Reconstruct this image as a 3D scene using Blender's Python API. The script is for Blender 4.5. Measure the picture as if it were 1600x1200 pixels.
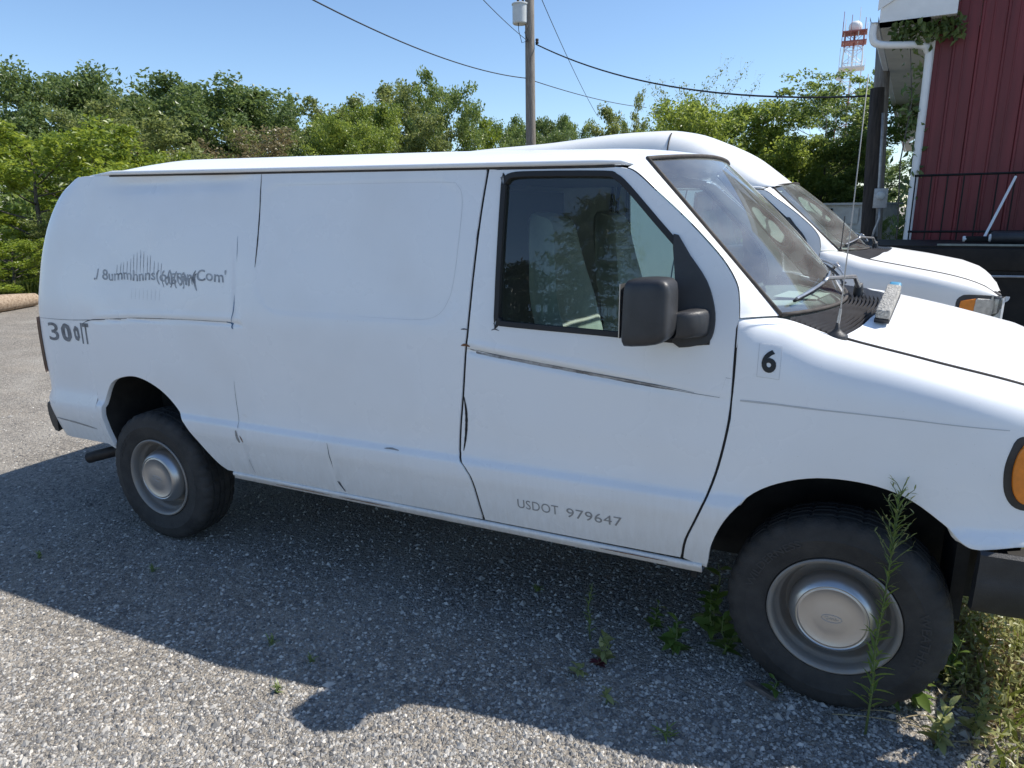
import bpy, bmesh, math, random
import numpy as np
from mathutils import Vector, Matrix
from mathutils.geometry import delaunay_2d_cdt

# ------------------------------------------------------------------ scene
for o in list(bpy.data.objects):
    bpy.data.objects.remove(o, do_unlink=True)
scene = bpy.context.scene
COL = scene.collection
rng = np.random.default_rng(7)
random.seed(7)

# ------------------------------------------------------------------ camera
CAM = np.array([3.4001, -3.4786, 1.8369])
YAW, PITCH, ROLL, FPX = 0.4368, 0.2457, -0.0121, 1085.44
def cam_axes():
    f = np.array([-math.sin(YAW)*math.cos(PITCH), math.cos(YAW)*math.cos(PITCH), -math.sin(PITCH)])
    r = np.array([math.cos(YAW), math.sin(YAW), 0.0])
    u = np.cross(r, f)
    c, s = math.cos(ROLL), math.sin(ROLL)
    return f, c*r+s*u, c*u-s*r
CF, CR, CU = cam_axes()
cam_d = bpy.data.cameras.new('camera')
cam = bpy.data.objects.new('camera', cam_d)
COL.objects.link(cam)
cam.matrix_world = Matrix(((CR[0], CU[0], -CF[0], CAM[0]), (CR[1], CU[1], -CF[1], CAM[1]),
                           (CR[2], CU[2], -CF[2], CAM[2]), (0, 0, 0, 1)))
cam_d.sensor_width = 36.0
cam_d.lens = FPX/1600*36.0
cam_d.clip_start = 0.05
cam_d.clip_end = 5000
scene.camera = cam

# ------------------------------------------------------------------ light
SUN_TO = np.array([0.675, 0.40, 1.0]); SUN_TO = SUN_TO/np.linalg.norm(SUN_TO)
SUN_EL = math.asin(SUN_TO[2]); SUN_AZ = math.atan2(SUN_TO[0], SUN_TO[1])
world = bpy.data.worlds.new('World'); scene.world = world
world.use_nodes = True
wn = world.node_tree
bgn = wn.nodes['Background']
sky = wn.nodes.new('ShaderNodeTexSky')
sky.sky_type = 'NISHITA'; sky.sun_disc = False
sky.sun_elevation = SUN_EL; sky.sun_rotation = SUN_AZ
sky.air_density = 1.0; sky.dust_density = 0.2; sky.ozone_density = 5.0; sky.altitude = 100
wn.links.new(sky.outputs[0], bgn.inputs[0])
bgn.inputs[1].default_value = 0.112
sun_d = bpy.data.lights.new('sun', 'SUN')
sun_d.energy = 4.0; sun_d.angle = math.radians(0.53); sun_d.color = (1.0, 0.95, 0.87)
sun = bpy.data.objects.new('sun', sun_d); COL.objects.link(sun)
sun.rotation_euler = Vector(-SUN_TO).to_track_quat('-Z', 'Y').to_euler()
sun.location = (20, 12, 30)
vs = scene.view_settings
vs.view_transform = 'Standard'; vs.look = 'None'; vs.exposure = 0.66; vs.gamma = 1.0
vs.use_curve_mapping = False

# ------------------------------------------------------------------ helpers
def ray(px, py):
    return CF + (px-800)/FPX*CR - (py-600)/FPX*CU
def at(px, py, dist):            # point at a horizontal distance from the standing point
    d = ray(px, py); d = d/math.hypot(d[0], d[1])
    return CAM + d*dist
def gnd(px, py, z=0.0):
    d = ray(px, py); return CAM + d*((z-CAM[2])/d[2])
def onY(px, py, Y):
    d = ray(px, py); return CAM + d*((Y-CAM[1])/d[1])

def tag(o, label=None, cat=None, group=None, kind=None):
    if label: o['label'] = label
    if cat: o['category'] = cat
    if group: o['group'] = group
    if kind: o['kind'] = kind
    return o
def empty(name, loc=(0, 0, 0), parent=None):
    o = bpy.data.objects.new(name, None); COL.objects.link(o)
    o.location = loc; o.empty_display_size = 0.1
    if parent: o.parent = parent
    return o
def link(name, me, m=None, parent=None):
    o = bpy.data.objects.new(name, me); COL.objects.link(o)
    if m is not None and not me.materials: me.materials.append(m)
    if parent is not None: o.parent = parent
    return o
def mesh(name, V, F, m=None, parent=None, smooth=False, normals=None):
    me = bpy.data.meshes.new(name)
    me.from_pydata([tuple(map(float, v)) for v in V], [], [tuple(int(i) for i in f) for f in F])
    if smooth or normals is not None:
        me.polygons.foreach_set('use_smooth', [True]*len(me.polygons))
    me.update()
    if normals is not None:
        me.normals_split_custom_set_from_vertices([tuple(map(float, n)) for n in normals])
    return link(name, me, m, parent)
def fastmesh(name, V, F, m, parent=None, smooth=False):
    """V (n,3) F (k,m) numpy"""
    me = bpy.data.meshes.new(name)
    n, k, c = len(V), len(F), F.shape[1]
    me.vertices.add(n); me.vertices.foreach_set('co', np.ascontiguousarray(V, dtype=np.float32).ravel())
    me.loops.add(k*c); me.loops.foreach_set('vertex_index', np.ascontiguousarray(F, dtype=np.int32).ravel())
    me.polygons.add(k)
    me.polygons.foreach_set('loop_start', np.arange(0, k*c, c, dtype=np.int32))
    me.update(calc_edges=True); me.validate()
    me.polygons.foreach_set('use_smooth', np.full(len(me.polygons), smooth))
    return link(name, me, m, parent)
class MB:
    def __init__(s): s.V = []; s.F = []
    def add(s, V, F):
        b = len(s.V); s.V += [tuple(v) for v in V]; s.F += [tuple(i+b for i in f) for f in F]; return s
    def box(s, x0, x1, y0, y1, z0, z1):
        V = [(x, y, z) for x in (x0, x1) for y in (y0, y1) for z in (z0, z1)]
        return s.add(V, [(0, 1, 3, 2), (4, 6, 7, 5), (0, 4, 5, 1), (2, 3, 7, 6), (0, 2, 6, 4), (1, 5, 7, 3)])
    def tube(s, path, rad, n=8, caps=True):
        P = [np.array(p, float) for p in path]; k = len(P)
        if not hasattr(rad, '__len__'): rad = [rad]*k
        T = []
        for i in range(k):
            a = P[max(i-1, 0)]; b = P[min(i+1, k-1)]; t = b-a; T.append(t/(np.linalg.norm(t)+1e-9))
        up = np.array([0, 0, 1.0]) if abs(T[0][2]) < .9 else np.array([1.0, 0, 0])
        V = []; F = []
        nrm = np.cross(T[0], up); nrm /= np.linalg.norm(nrm)
        for i in range(k):
            nrm = nrm - T[i]*(nrm@T[i]); nrm /= (np.linalg.norm(nrm)+1e-9); bi = np.cross(T[i], nrm)
            for j in range(n):
                a = 2*math.pi*j/n
                V.append(P[i]+rad[i]*(math.cos(a)*nrm+math.sin(a)*bi))
        for i in range(k-1):
            for j in range(n):
                F.append((i*n+j, i*n+(j+1) % n, (i+1)*n+(j+1) % n, (i+1)*n+j))
        if caps:
            F.append(tuple(range(n-1, -1, -1))); F.append(tuple((k-1)*n+j for j in range(n)))
        return s.add(V, F)
    def lathe(s, prof, n=48, axis='z', c=(0, 0, 0)):
        """prof: list of (radius, height)"""
        V = []; F = []; k = len(prof)
        for (r, h) in prof:
            for j in range(n):
                a = 2*math.pi*j/n
                p = {'z': (r*math.cos(a), r*math.sin(a), h), 'y': (r*math.cos(a), h, r*math.sin(a)),
                     'x': (h, r*math.cos(a), r*math.sin(a))}[axis]
                V.append((p[0]+c[0], p[1]+c[1], p[2]+c[2]))
        for i in range(k-1):
            for j in range(n):
                F.append((i*n+j, i*n+(j+1) % n, (i+1)*n+(j+1) % n, (i+1)*n+j))
        return s.add(V, F)
    def build(s, name, m, parent=None, smooth=False, bevel=0, angle=None):
        o = mesh(name, s.V, s.F, m, parent, smooth)
        bm = bmesh.new(); bm.from_mesh(o.data)
        bmesh.ops.recalc_face_normals(bm, faces=bm.faces)
        if bevel:
            es = [e for e in bm.edges if len(e.link_faces) == 2 and e.calc_face_angle(0) > .5]
            bmesh.ops.bevel(bm, geom=es, offset=bevel, segments=3, affect='EDGES', profile=.5)
        bm.to_mesh(o.data); bm.free()
        if smooth or bevel:
            o.data.polygons.foreach_set('use_smooth', [True]*len(o.data.polygons))
            if angle or bevel: o.data.set_sharp_from_angle(angle=angle or 0.7)
        return o
def B(x0, x1, y0, y1, z0, z1, name, m, parent=None, bevel=0):
    return MB().box(x0, x1, y0, y1, z0, z1).build(name, m, parent, bevel=bevel)
def copy_tree(o, parent=None):
    c = o.copy(); COL.objects.link(c); c.parent = parent
    for ch in list(o.children): copy_tree(ch, c)
    return c
def pchip(xs, ys):
    xs = np.array(xs, float); ys = np.array(ys, float)
    h = np.diff(xs); d = np.diff(ys)/h; n = len(xs); m = np.zeros(n)
    for i in range(1, n-1):
        if d[i-1]*d[i] > 0:
            w1 = 2*h[i]+h[i-1]; w2 = h[i]+2*h[i-1]; m[i] = (w1+w2)/(w1/d[i-1]+w2/d[i])
    m[0] = d[0]; m[-1] = d[-1]
    def f(x):
        x = min(max(x, xs[0]), xs[-1]); i = min(max(int(np.searchsorted(xs, x)-1), 0), n-2)
        t = (x-xs[i])/h[i]
        return ((1+2*t)*(1-t)**2*ys[i]+t*(1-t)**2*h[i]*m[i]+t*t*(3-2*t)*ys[i+1]+t*t*(t-1)*h[i]*m[i+1])
    return f
def smooth01(t): t = min(max(t, 0), 1); return t*t*(3-2*t)

# ------------------------------------------------------------------ materials
def nt(name):
    m = bpy.data.materials.new(name); m.use_nodes = True
    return m, m.node_tree.nodes, m.node_tree.links, m.node_tree.nodes['Principled BSDF']
def mat(name, col, rough=.5, metal=0.0, var=0.0, vscale=6.0, bump=0.0, bscale=40.0, col2=None, spec=None, coat=0.0, stretch=None):
    m, N, L, P = nt(name)
    P.inputs['Roughness'].default_value = rough; P.inputs['Metallic'].default_value = metal
    if spec is not None: P.inputs['Specular IOR Level'].default_value = spec
    if coat: P.inputs['Coat Weight'].default_value = coat; P.inputs['Coat Roughness'].default_value = .08
    tc = N.new('ShaderNodeTexCoord'); src = tc.outputs['Object']
    if stretch:
        mp = N.new('ShaderNodeMapping'); mp.inputs['Scale'].default_value = stretch
        L.new(src, mp.inputs[0]); src = mp.outputs[0]
    c = tuple(col)+(1,)
    if var or col2:
        no = N.new('ShaderNodeTexNoise'); no.inputs['Scale'].default_value = vscale; no.inputs['Detail'].default_value = 8
        no.inputs['Roughness'].default_value = .65
        L.new(src, no.inputs['Vector'])
        rp = N.new('ShaderNodeValToRGB')
        a = tuple(x*(1-var) for x in col)+(1,); b = (tuple(col2) if col2 else tuple(min(1, x*(1+var)) for x in col))+(1,)
        rp.color_ramp.elements[0].color = a; rp.color_ramp.elements[1].color = b
        rp.color_ramp.elements[0].position = .32; rp.color_ramp.elements[1].position = .68
        L.new(no.outputs['Fac'], rp.inputs[0]); L.new(rp.outputs[0], P.inputs['Base Color'])
    else:
        P.inputs['Base Color'].default_value = c
    if bump:
        n2 = N.new('ShaderNodeTexNoise'); n2.inputs['Scale'].default_value = bscale; n2.inputs['Detail'].default_value = 6
        L.new(src, n2.inputs['Vector'])
        bp = N.new('ShaderNodeBump'); bp.inputs['Strength'].default_value = bump; bp.inputs['Distance'].default_value = .02
        L.new(n2.outputs['Fac'], bp.inputs['Height']); L.new(bp.outputs[0], P.inputs['Normal'])
    return m
def paint_mat(name, col, dirt=(.36, .31, .24)):
    m, N, L, P = nt(name)
    P.inputs['Roughness'].default_value = .34; P.inputs['Specular IOR Level'].default_value = .45
    tc = N.new('ShaderNodeTexCoord')
    mp = N.new('ShaderNodeMapping'); mp.inputs['Scale'].default_value = (9, 9, 1.2); L.new(tc.outputs['Object'], mp.inputs[0])
    st = N.new('ShaderNodeTexNoise'); st.inputs['Scale'].default_value = 6; st.inputs['Detail'].default_value = 9; st.inputs['Roughness'].default_value = .7
    L.new(mp.outputs[0], st.inputs['Vector'])
    sp = N.new('ShaderNodeSeparateXYZ'); L.new(tc.outputs['Object'], sp.inputs[0])
    mr = N.new('ShaderNodeMapRange'); mr.inputs[1].default_value = .85; mr.inputs[2].default_value = .46; mr.inputs[3].default_value = 0; mr.inputs[4].default_value = .60
    L.new(sp.outputs['Z'], mr.inputs[0])
    mu = N.new('ShaderNodeMath'); mu.operation = 'MULTIPLY'; L.new(st.outputs['Fac'], mu.inputs[0]); L.new(mr.outputs[0], mu.inputs[1])
    bl = N.new('ShaderNodeTexNoise'); bl.inputs['Scale'].default_value = 2.2; bl.inputs['Detail'].default_value = 7; L.new(tc.outputs['Object'], bl.inputs['Vector'])
    r2 = N.new('ShaderNodeMapRange'); r2.inputs[1].default_value = .45; r2.inputs[2].default_value = .75; r2.inputs[3].default_value = 0; r2.inputs[4].default_value = .10
    L.new(bl.outputs['Fac'], r2.inputs[0])
    fn = N.new('ShaderNodeTexNoise'); fn.inputs['Scale'].default_value = 160; fn.inputs['Detail'].default_value = 3; L.new(tc.outputs['Object'], fn.inputs['Vector'])
    r3 = N.new('ShaderNodeMapRange'); r3.inputs[1].default_value = .70; r3.inputs[2].default_value = .8; r3.inputs[3].default_value = 0; r3.inputs[4].default_value = .40
    L.new(fn.outputs['Fac'], r3.inputs[0])
    ad = N.new('ShaderNodeMath'); ad.operation = 'ADD'; L.new(mu.outputs[0], ad.inputs[0]); L.new(r2.outputs[0], ad.inputs[1])
    ad2 = N.new('ShaderNodeMath'); ad2.operation = 'ADD'; L.new(ad.outputs[0], ad2.inputs[0]); L.new(r3.outputs[0], ad2.inputs[1])
    mx = N.new('ShaderNodeMix'); mx.data_type = 'RGBA'
    mx.inputs[6].default_value = tuple(col)+(1,); mx.inputs[7].default_value = tuple(dirt)+(1,)
    L.new(ad2.outputs[0], mx.inputs[0]); L.new(mx.outputs[2], P.inputs['Base Color'])
    ro = N.new('ShaderNodeMapRange'); ro.inputs[3].default_value = .16; ro.inputs[4].default_value = .40
    L.new(bl.outputs['Fac'], ro.inputs[0]); L.new(ro.outputs[0], P.inputs['Roughness'])
    w = N.new('ShaderNodeTexNoise'); w.inputs['Scale'].default_value = 1.6; w.inputs['Detail'].default_value = 2; L.new(tc.outputs['Object'], w.inputs['Vector'])
    bp = N.new('ShaderNodeBump'); bp.inputs['Strength'].default_value = .35; bp.inputs['Distance'].default_value = .03
    L.new(w.outputs['Fac'], bp.inputs['Height']); L.new(bp.outputs[0], P.inputs['Normal'])
    return m
def glass_mat(name, tint, ior=1.5, dust_haze=.03):
    m, N, L, P = nt(name)
    N.remove(P)
    out = [n for n in N if n.type == 'OUTPUT_MATERIAL'][0]
    tr = N.new('ShaderNodeBsdfTransparent'); tr.inputs[0].default_value = tuple(tint)+(1,)
    gl = N.new('ShaderNodeBsdfGlossy'); gl.inputs['Roughness'].default_value = .01; gl.inputs[0].default_value = (.95, .97, 1, 1)
    fr = N.new('ShaderNodeFresnel'); fr.inputs[0].default_value = ior
    mx = N.new('ShaderNodeMixShader'); L.new(fr.outputs[0], mx.inputs[0]); L.new(tr.outputs[0], mx.inputs[1]); L.new(gl.outputs[0], mx.inputs[2])
    df = N.new('ShaderNodeBsdfDiffuse'); df.inputs[0].default_value = (.55, .55, .52, 1)
    no = N.new('ShaderNodeTexNoise'); no.inputs['Scale'].default_value = 5; no.inputs['Detail'].default_value = 6
    mr = N.new('ShaderNodeMapRange'); mr.inputs[1].default_value = .3; mr.inputs[2].default_value = .8; mr.inputs[3].default_value = dust_haze*.5; mr.inputs[4].default_value = dust_haze*1.6
    L.new(no.outputs['Fac'], mr.inputs[0])
    m2 = N.new('ShaderNodeMixShader'); L.new(mr.outputs[0], m2.inputs[0]); L.new(mx.outputs[0], m2.inputs[1]); L.new(df.outputs[0], m2.inputs[2])
    L.new(m2.outputs[0], out.inputs[0])
    return m
def leaf_mat(name, c1, c2, trans=.35, rough=.40, scale=1.3):
    m, N, L, P = nt(name)
    out = [n for n in N if n.type == 'OUTPUT_MATERIAL'][0]
    tc = N.new('ShaderNodeTexCoord'); oi = N.new('ShaderNodeObjectInfo')
    no = N.new('ShaderNodeTexNoise'); no.inputs['Scale'].default_value = scale; no.inputs['Detail'].default_value = 5
    no.noise_dimensions = '4D'
    L.new(tc.outputs['Object'], no.inputs['Vector'])
    mw = N.new('ShaderNodeMath'); mw.operation = 'MULTIPLY'; mw.inputs[1].default_value = 30; L.new(oi.outputs['Random'], mw.inputs[0]); L.new(mw.outputs[0], no.inputs['W'])
    n2 = N.new('ShaderNodeTexWhiteNoise'); g = N.new('ShaderNodeNewGeometry'); n2.noise_dimensions = '1D'
    L.new(g.outputs['Random Per Island'], n2.inputs['W'])
    ad = N.new('ShaderNodeMath'); ad.operation = 'MULTIPLY_ADD'; ad.inputs[1].default_value = .38
    L.new(n2.outputs['Value'], ad.inputs[0])
    sb = N.new('ShaderNodeMath'); sb.operation = 'SUBTRACT'; sb.inputs[1].default_value = .19; L.new(no.outputs['Fac'], sb.inputs[0]); L.new(sb.outputs[0], ad.inputs[2])
    rp = N.new('ShaderNodeValToRGB'); rp.color_ramp.elements[0].color = tuple(c1)+(1,); rp.color_ramp.elements[1].color = tuple(c2)+(1,)
    rp.color_ramp.elements[0].position = .25; rp.color_ramp.elements[1].position = .75
    L.new(ad.outputs[0], rp.inputs[0])
    L.new(rp.outputs[0], P.inputs['Base Color']); P.inputs['Roughness'].default_value = rough; P.inputs['Specular IOR Level'].default_value = .6
    tl = N.new('ShaderNodeBsdfTranslucent')
    hs = N.new('ShaderNodeHueSaturation'); hs.inputs['Hue'].default_value = .485; hs.inputs['Value'].default_value = 1.5; L.new(rp.outputs[0], hs.inputs['Color']); L.new(hs.outputs[0], tl.inputs[0])
    mx = N.new('ShaderNodeMixShader'); mx.inputs[0].default_value = trans
    L.new(P.outputs[0], mx.inputs[1]); L.new(tl.outputs[0], mx.inputs[2]); L.new(mx.outputs[0], out.inputs[0])
    return m
def gravel_mat():
    m, N, L, P = nt('gravel_ground')
    P.inputs['Roughness'].default_value = .9; P.inputs['Specular IOR Level'].default_value = .2
    tc = N.new('ShaderNodeTexCoord')
    wv = N.new('ShaderNodeTexNoise'); wv.inputs['Scale'].default_value = 40; wv.inputs['Detail'].default_value = 2; L.new(tc.outputs['Object'], wv.inputs['Vector'])
    mxv = N.new('ShaderNodeMix'); mxv.data_type = 'RGBA'; mxv.blend_type = 'LINEAR_LIGHT'; mxv.inputs[0].default_value = .012
    L.new(tc.outputs['Object'], mxv.inputs[6]); L.new(wv.outputs['Color'], mxv.inputs[7])
    def vor(s, feat='F1'):
        v = N.new('ShaderNodeTexVoronoi'); v.inputs['Scale'].default_value = s; v.feature = feat; L.new(mxv.outputs[2], v.inputs['Vector']); return v
    v1 = vor(54); v2 = vor(140); 
    r1 = N.new('ShaderNodeValToRGB'); e = r1.color_ramp.elements
    e[0].color = (0.105, 0.096, 0.089, 1); e[1].color = (0.499, 0.445, 0.371, 1); e[0].position = 0; e[1].position = 1
    k = e.new(.45); k.color = (0.218, 0.199, 0.172, 1); k = e.new(.8); k.color = (0.322, 0.289, 0.248, 1)
    s1 = N.new('ShaderNodeSeparateColor'); L.new(v1.outputs['Color'], s1.inputs[0]); L.new(s1.outputs[0], r1.inputs[0])
    r2 = N.new('ShaderNodeValToRGB'); e = r2.color_ramp.elements
    e[0].color = (0.113, 0.104, 0.094, 1); e[1].color = (0.466, 0.420, 0.351, 1)
    s2 = N.new('ShaderNodeSeparateColor'); L.new(v2.outputs['Color'], s2.inputs[0]); L.new(s2.outputs[0], r2.inputs[0])
    a = N.new('ShaderNodeMix'); a.data_type = 'RGBA'; a.inputs[0].default_value = .5
    L.new(r1.outputs[0], a.inputs[6]); L.new(r2.outputs[0], a.inputs[7])
    # dusty patches of fines
    no = N.new('ShaderNodeTexNoise'); no.inputs['Scale'].default_value = .9; no.inputs['Detail'].default_value = 9; no.inputs['Roughness'].default_value = .62; L.new(tc.outputs['Object'], no.inputs['Vector'])
    mr = N.new('ShaderNodeMapRange'); mr.inputs[1].default_value = .46; mr.inputs[2].default_value = .70; mr.inputs[3].default_value = 0; mr.inputs[4].default_value = .7; L.new(no.outputs['Fac'], mr.inputs[0])
    b = N.new('ShaderNodeMix'); b.data_type = 'RGBA'; L.new(mr.outputs[0], b.inputs[0]); L.new(a.outputs[2], b.inputs[6]); b.inputs[7].default_value = (.42, .39, .34, 1)
    mp = N.new('ShaderNodeMapping'); mp.inputs['Scale'].default_value = (.35, 1.6, 1); mp.inputs['Rotation'].default_value = (0, 0, .25); L.new(tc.outputs['Object'], mp.inputs[0])
    n3 = N.new('ShaderNodeTexNoise'); n3.inputs['Scale'].default_value = 1.7; n3.inputs['Detail'].default_value = 8; n3.inputs['Roughness'].default_value = .7; L.new(mp.outputs[0], n3.inputs['Vector'])
    m3 = N.new('ShaderNodeMapRange'); m3.inputs[1].default_value = .50; m3.inputs[2].default_value = .68; m3.inputs[3].default_value = 0; m3.inputs[4].default_value = .6; L.new(n3.outputs['Fac'], m3.inputs[0])
    b2 = N.new('ShaderNodeMix'); b2.data_type = 'RGBA'; L.new(m3.outputs[0], b2.inputs[0]); L.new(b.outputs[2], b2.inputs[6]); b2.inputs[7].default_value = (.40, .345, .275, 1)
    b3 = N.new('ShaderNodeMix'); b3.data_type = 'RGBA'; b3.inputs[0].default_value = .6; L.new(b.outputs[2], b3.inputs[6]); L.new(b2.outputs[2], b3.inputs[7])
    L.new(b3.outputs[2], P.inputs['Base Color'])
    d1 = N.new('ShaderNodeMath'); d1.operation = 'MULTIPLY'; d1.inputs[1].default_value = -1.0; L.new(v1.outputs['Distance'], d1.inputs[0])
    d2 = N.new('ShaderNodeMath'); d2.operation = 'MULTIPLY_ADD'; d2.inputs[1].default_value = -.5; L.new(v2.outputs['Distance'], d2.inputs[0]); L.new(d1.outputs[0], d2.inputs[2])
    d3 = N.new('ShaderNodeMath'); d3.operation = 'MULTIPLY_ADD'; d3.inputs[1].default_value = .8; L.new(s1.outputs[1], d3.inputs[0]); L.new(d2.outputs[0], d3.inputs[2])
    bp = N.new('ShaderNodeBump'); bp.inputs['Strength'].default_value = .9; bp.inputs['Distance'].default_value = .012
    L.new(d3.outputs[0], bp.inputs['Height']); L.new(bp.outputs[0], P.inputs['Normal'])
    return m

M = {}
M['paint'] = paint_mat('van_white_paint', (.84, .855, .865))
M['paint2'] = paint_mat('high_roof_van_paint', (.79, .79, .775))
M['gap'] = mat('dark_gap', (.012, .012, .013), .8)
M['black_plastic'] = mat('weathered_black_plastic', (.028, .028, .03), .48, var=.35, vscale=9, bump=.15, bscale=350)
M['mirror_plastic'] = mat('mirror_housing_plastic', (.034, .034, .036), .42, var=.2, vscale=14, bump=.12, bscale=500)
M['cowl_plastic'] = mat('sun_faded_cowl_plastic', (.075, .072, .075), .45, var=.3, vscale=12)
M['rubber'] = mat('rubber_seal', (.016, .016, .017), .6)
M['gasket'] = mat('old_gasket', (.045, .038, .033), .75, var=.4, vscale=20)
M['tyre'] = mat('tyre_rubber', (.030, .030, .031), .78, var=.45, vscale=7, bump=.25, bscale=160, col2=(.050, .048, .046))
M['letter_rubber'] = mat('tyre_lettering', (.041, .041, .042), .7)
M['rim'] = mat('painted_steel_rim', (.46, .45, .435), .5, metal=.3, var=.45, vscale=13, col2=(.27, .235, .20), bump=.1)
M['cap'] = mat('dull_hub_cap', (.60, .605, .61), .34, metal=.85, var=.2, vscale=9, col2=(.49, .49, .485))
M['chrome'] = mat('wiper_metal', (.42, .42, .42), .35, metal=.8, var=.25, vscale=30)
M['whip'] = mat('dull_grey_whip', (.34, .34, .33), .6)
M['under'] = mat('underbody', (.018, .017, .016), .85, var=.5, vscale=12)
M['rustpipe'] = mat('exhaust_pipe', (.03, .026, .024), .6, metal=.3, var=.4, vscale=20)
M['glass'] = glass_mat('tinted_glass', (.66, .78, .71), 1.66, .016)
M['wglass'] = glass_mat('windshield_glass', (.74, .88, .86), 2.3, .15)  # heavy dust film paints in the brightness of reflected sky
M['headglass'] = glass_mat('lamp_lens', (.9, .92, .92), 1.5, .1)
M['seat'] = mat('grey_vinyl', (.50, .52, .48), .55, var=.12, vscale=8)
M['dash'] = mat('dash_plastic', (.30, .31, .31), .6, var=.12, vscale=10)
M['card'] = mat('door_card', (.15, .155, .15), .7)
M['liner'] = mat('headliner', (.10, .10, .10), .9)
M['paper'] = mat('paper', (.78, .78, .75), .7)
M['amber'] = mat('amber_lens', (.72, .21, .012), .18, var=.12, vscale=40, coat=.4)
M['red_lens'] = mat('red_lens', (.22, .05, .04), .3, coat=.4, var=.3, vscale=15)
M['ink'] = mat('worn_black_lettering', (.21, .23, .26), .5, var=.35, vscale=22, col2=(.50, .53, .56))
M['ink_dark'] = mat('worn_black_number', (.10, .11, .13), .5, var=.4, vscale=22, col2=(.24, .26, .29))
M['ink_grey'] = mat('grey_vinyl_lettering', (.27, .27, .265), .5, var=.15, vscale=50)
M['black'] = mat('black_vinyl', (.008, .008, .01), .4)
M['sticker'] = mat('clear_sticker', (.80, .81, .815), .3)
M['sticker_edge'] = mat('sticker_edge', (.58, .59, .60), .5)
M['crack_shade'] = mat('crack_and_crease_shade', (.10, .105, .115), .8, var=.6, vscale=25)  # dark tone puts crease and groove shade into colour; also used for chips
M['crease'] = mat('scuffed_paint_crease', (.26, .235, .21), .7, var=.6, vscale=18, col2=(.5, .49, .48))
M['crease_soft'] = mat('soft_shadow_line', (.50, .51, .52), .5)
M['blue_chip'] = mat('exposed_blue_primer', (.07, .14, .24), .6, var=.4, vscale=25)
M['rust'] = mat('rust', (.16, .075, .035), .9, var=.5, vscale=30)
M['gravel'] = gravel_mat()

# ------------------------------------------------------------------ ground
def ground():
    xs = np.concatenate([[-900, -300, -100, -40], np.arange(-20, 20.1, 1.0), [40, 100, 300, 900]])
    V = [(x, y, 0) for x in xs for y in xs]; n = len(xs)
    F = [(i*n+j, (i+1)*n+j, (i+1)*n+j+1, i*n+j+1) for i in range(n-1) for j in range(n-1)]
    o = mesh('ground', V, F, M['gravel']); tag(o, kind='structure', label='grey crushed gravel lot')
ground()

# ================================================================== the van body
W_PROF = pchip([.40, .47, .50, .56, .66, .735, .770, .790, .810, .86, 1.0, 1.15, 1.30, 1.5, 1.7, 1.9, 2.06],
               [.945, .960, .970, .985, 1.004, 1.0165, 1.0165, 1.007, .995, .992, .998, 1.000, .997, .972, .943, .911, .884])
def gz(x): return 2.046-.017*max(x, -.2)          # height of the drip rail
XR = pchip([.50, .56, .75, .9, 1.25, 1.54, 1.75, 1.86, 1.94, 1.99, 2.02, 2.045],
           [-.86, -.90, -.93, -.925, -.915, -.878, -.815, -.755, -.69, -.625, -.555, -.44])
def nose(x):
    return 0.0 if x < 3.72 else .30*((x-3.72)/.60)**2.3
YT = pchip([3.05, 3.10, 3.22, 3.42, 3.7, 4.0, 4.4], [.972, .955, .845, .805, .80, .79, .76])
ZT = pchip([3.05, 3.10, 3.22, 3.42, 3.7, 4.0, 4.2, 4.34], [1.462, 1.462, 1.452, 1.388, 1.325, 1.252, 1.165, 1.04])
S0, SL = 1.10, .5
DENTS = True
def bell(t, w): return math.exp(-(t/w)**2)
def dent(x, z):
    # depth of pressings, dents and creases in the near side of the old van
    if not DENTS: return 0.0
    d = 0.0
    if 2.0 < x < 3.06 and abs(z-1.24) < .12:          # long crease across the door
        zl = 1.283-.102*(x-2.04); f = smooth01((x-2.02)/.05)*(1-.9*smooth01((x-2.45)/.6))
        d += f*(.013*bell(z-zl+.010, .013)-.005*bell(z-zl-.022, .016))
    if x < 2.06 and z > .84:
        # pressed field in the cargo side
        qx = abs(x-1.44)-.545+.13; qz = abs(z-1.67)-.29+.13
        sd = math.hypot(max(qx, 0), max(qz, 0))+min(max(qx, qz), 0)-.13
        d += .0022*(1-smooth01((sd+.012)/.024))
        # belt crease and upright crease of the rear quarter
        if x < .80:
            zb = np.interp(x, [-.9, -.55, -.3, 0, .25, .73], [1.262, 1.262, 1.275, 1.30, 1.31, 1.318])
            d += .006*bell(z-zb+.006, .010)-.003*bell(z-zb-.02, .018)
        d += .005*bell(x-(.75+.02*(z-1.3)), .012)*smooth01((z-1.28)/.05)*smooth01((1.76-z)/.2)
        # crushed metal under the rear end of the drip rail
        d += .016*bell(z-1.985, .035)*smooth01((x+.30)/.3)*smooth01((1.0-x)/.4)*(.75+.25*math.sin(x*11))
        d += .0042*math.sin(x*3.1+z*2.0)*math.sin(z*4.3+.7*x)*smooth01((z-.84)/.2)*smooth01((2.0-z)/.2)
    if z < .84 and x < 3.06:
        d += .004*bell(x-(1.30+.15*(.64-z)), .012)*smooth01((.78-z)/.05)+.003*bell(x-.735, .010)
    return d*smooth01((x+.37)/.15)
def side_pt(x, s, sg=-1):
    if s <= S0 or x < 3.06:
        w = W_PROF(s); z = s
        w -= nose(x)
        if sg < 0 and x < 3.06: w -= dent(x, s)
    else:
        th = min((s-S0)/SL, 1.0)*math.pi/2
        w0 = W_PROF(S0)-nose(x); yt = min(YT(x), w0-.005)-.5*nose(x)*0
        yt = min(YT(x)-nose(x)*.7, w0-.004)
        zt = ZT(x); n = 2/3.3
        w = yt+(w0-yt)*max(math.cos(th), 0)**n; z = S0+(zt-S0)*math.sin(th)**n
    return np.array([x, sg*w, z])
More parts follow.
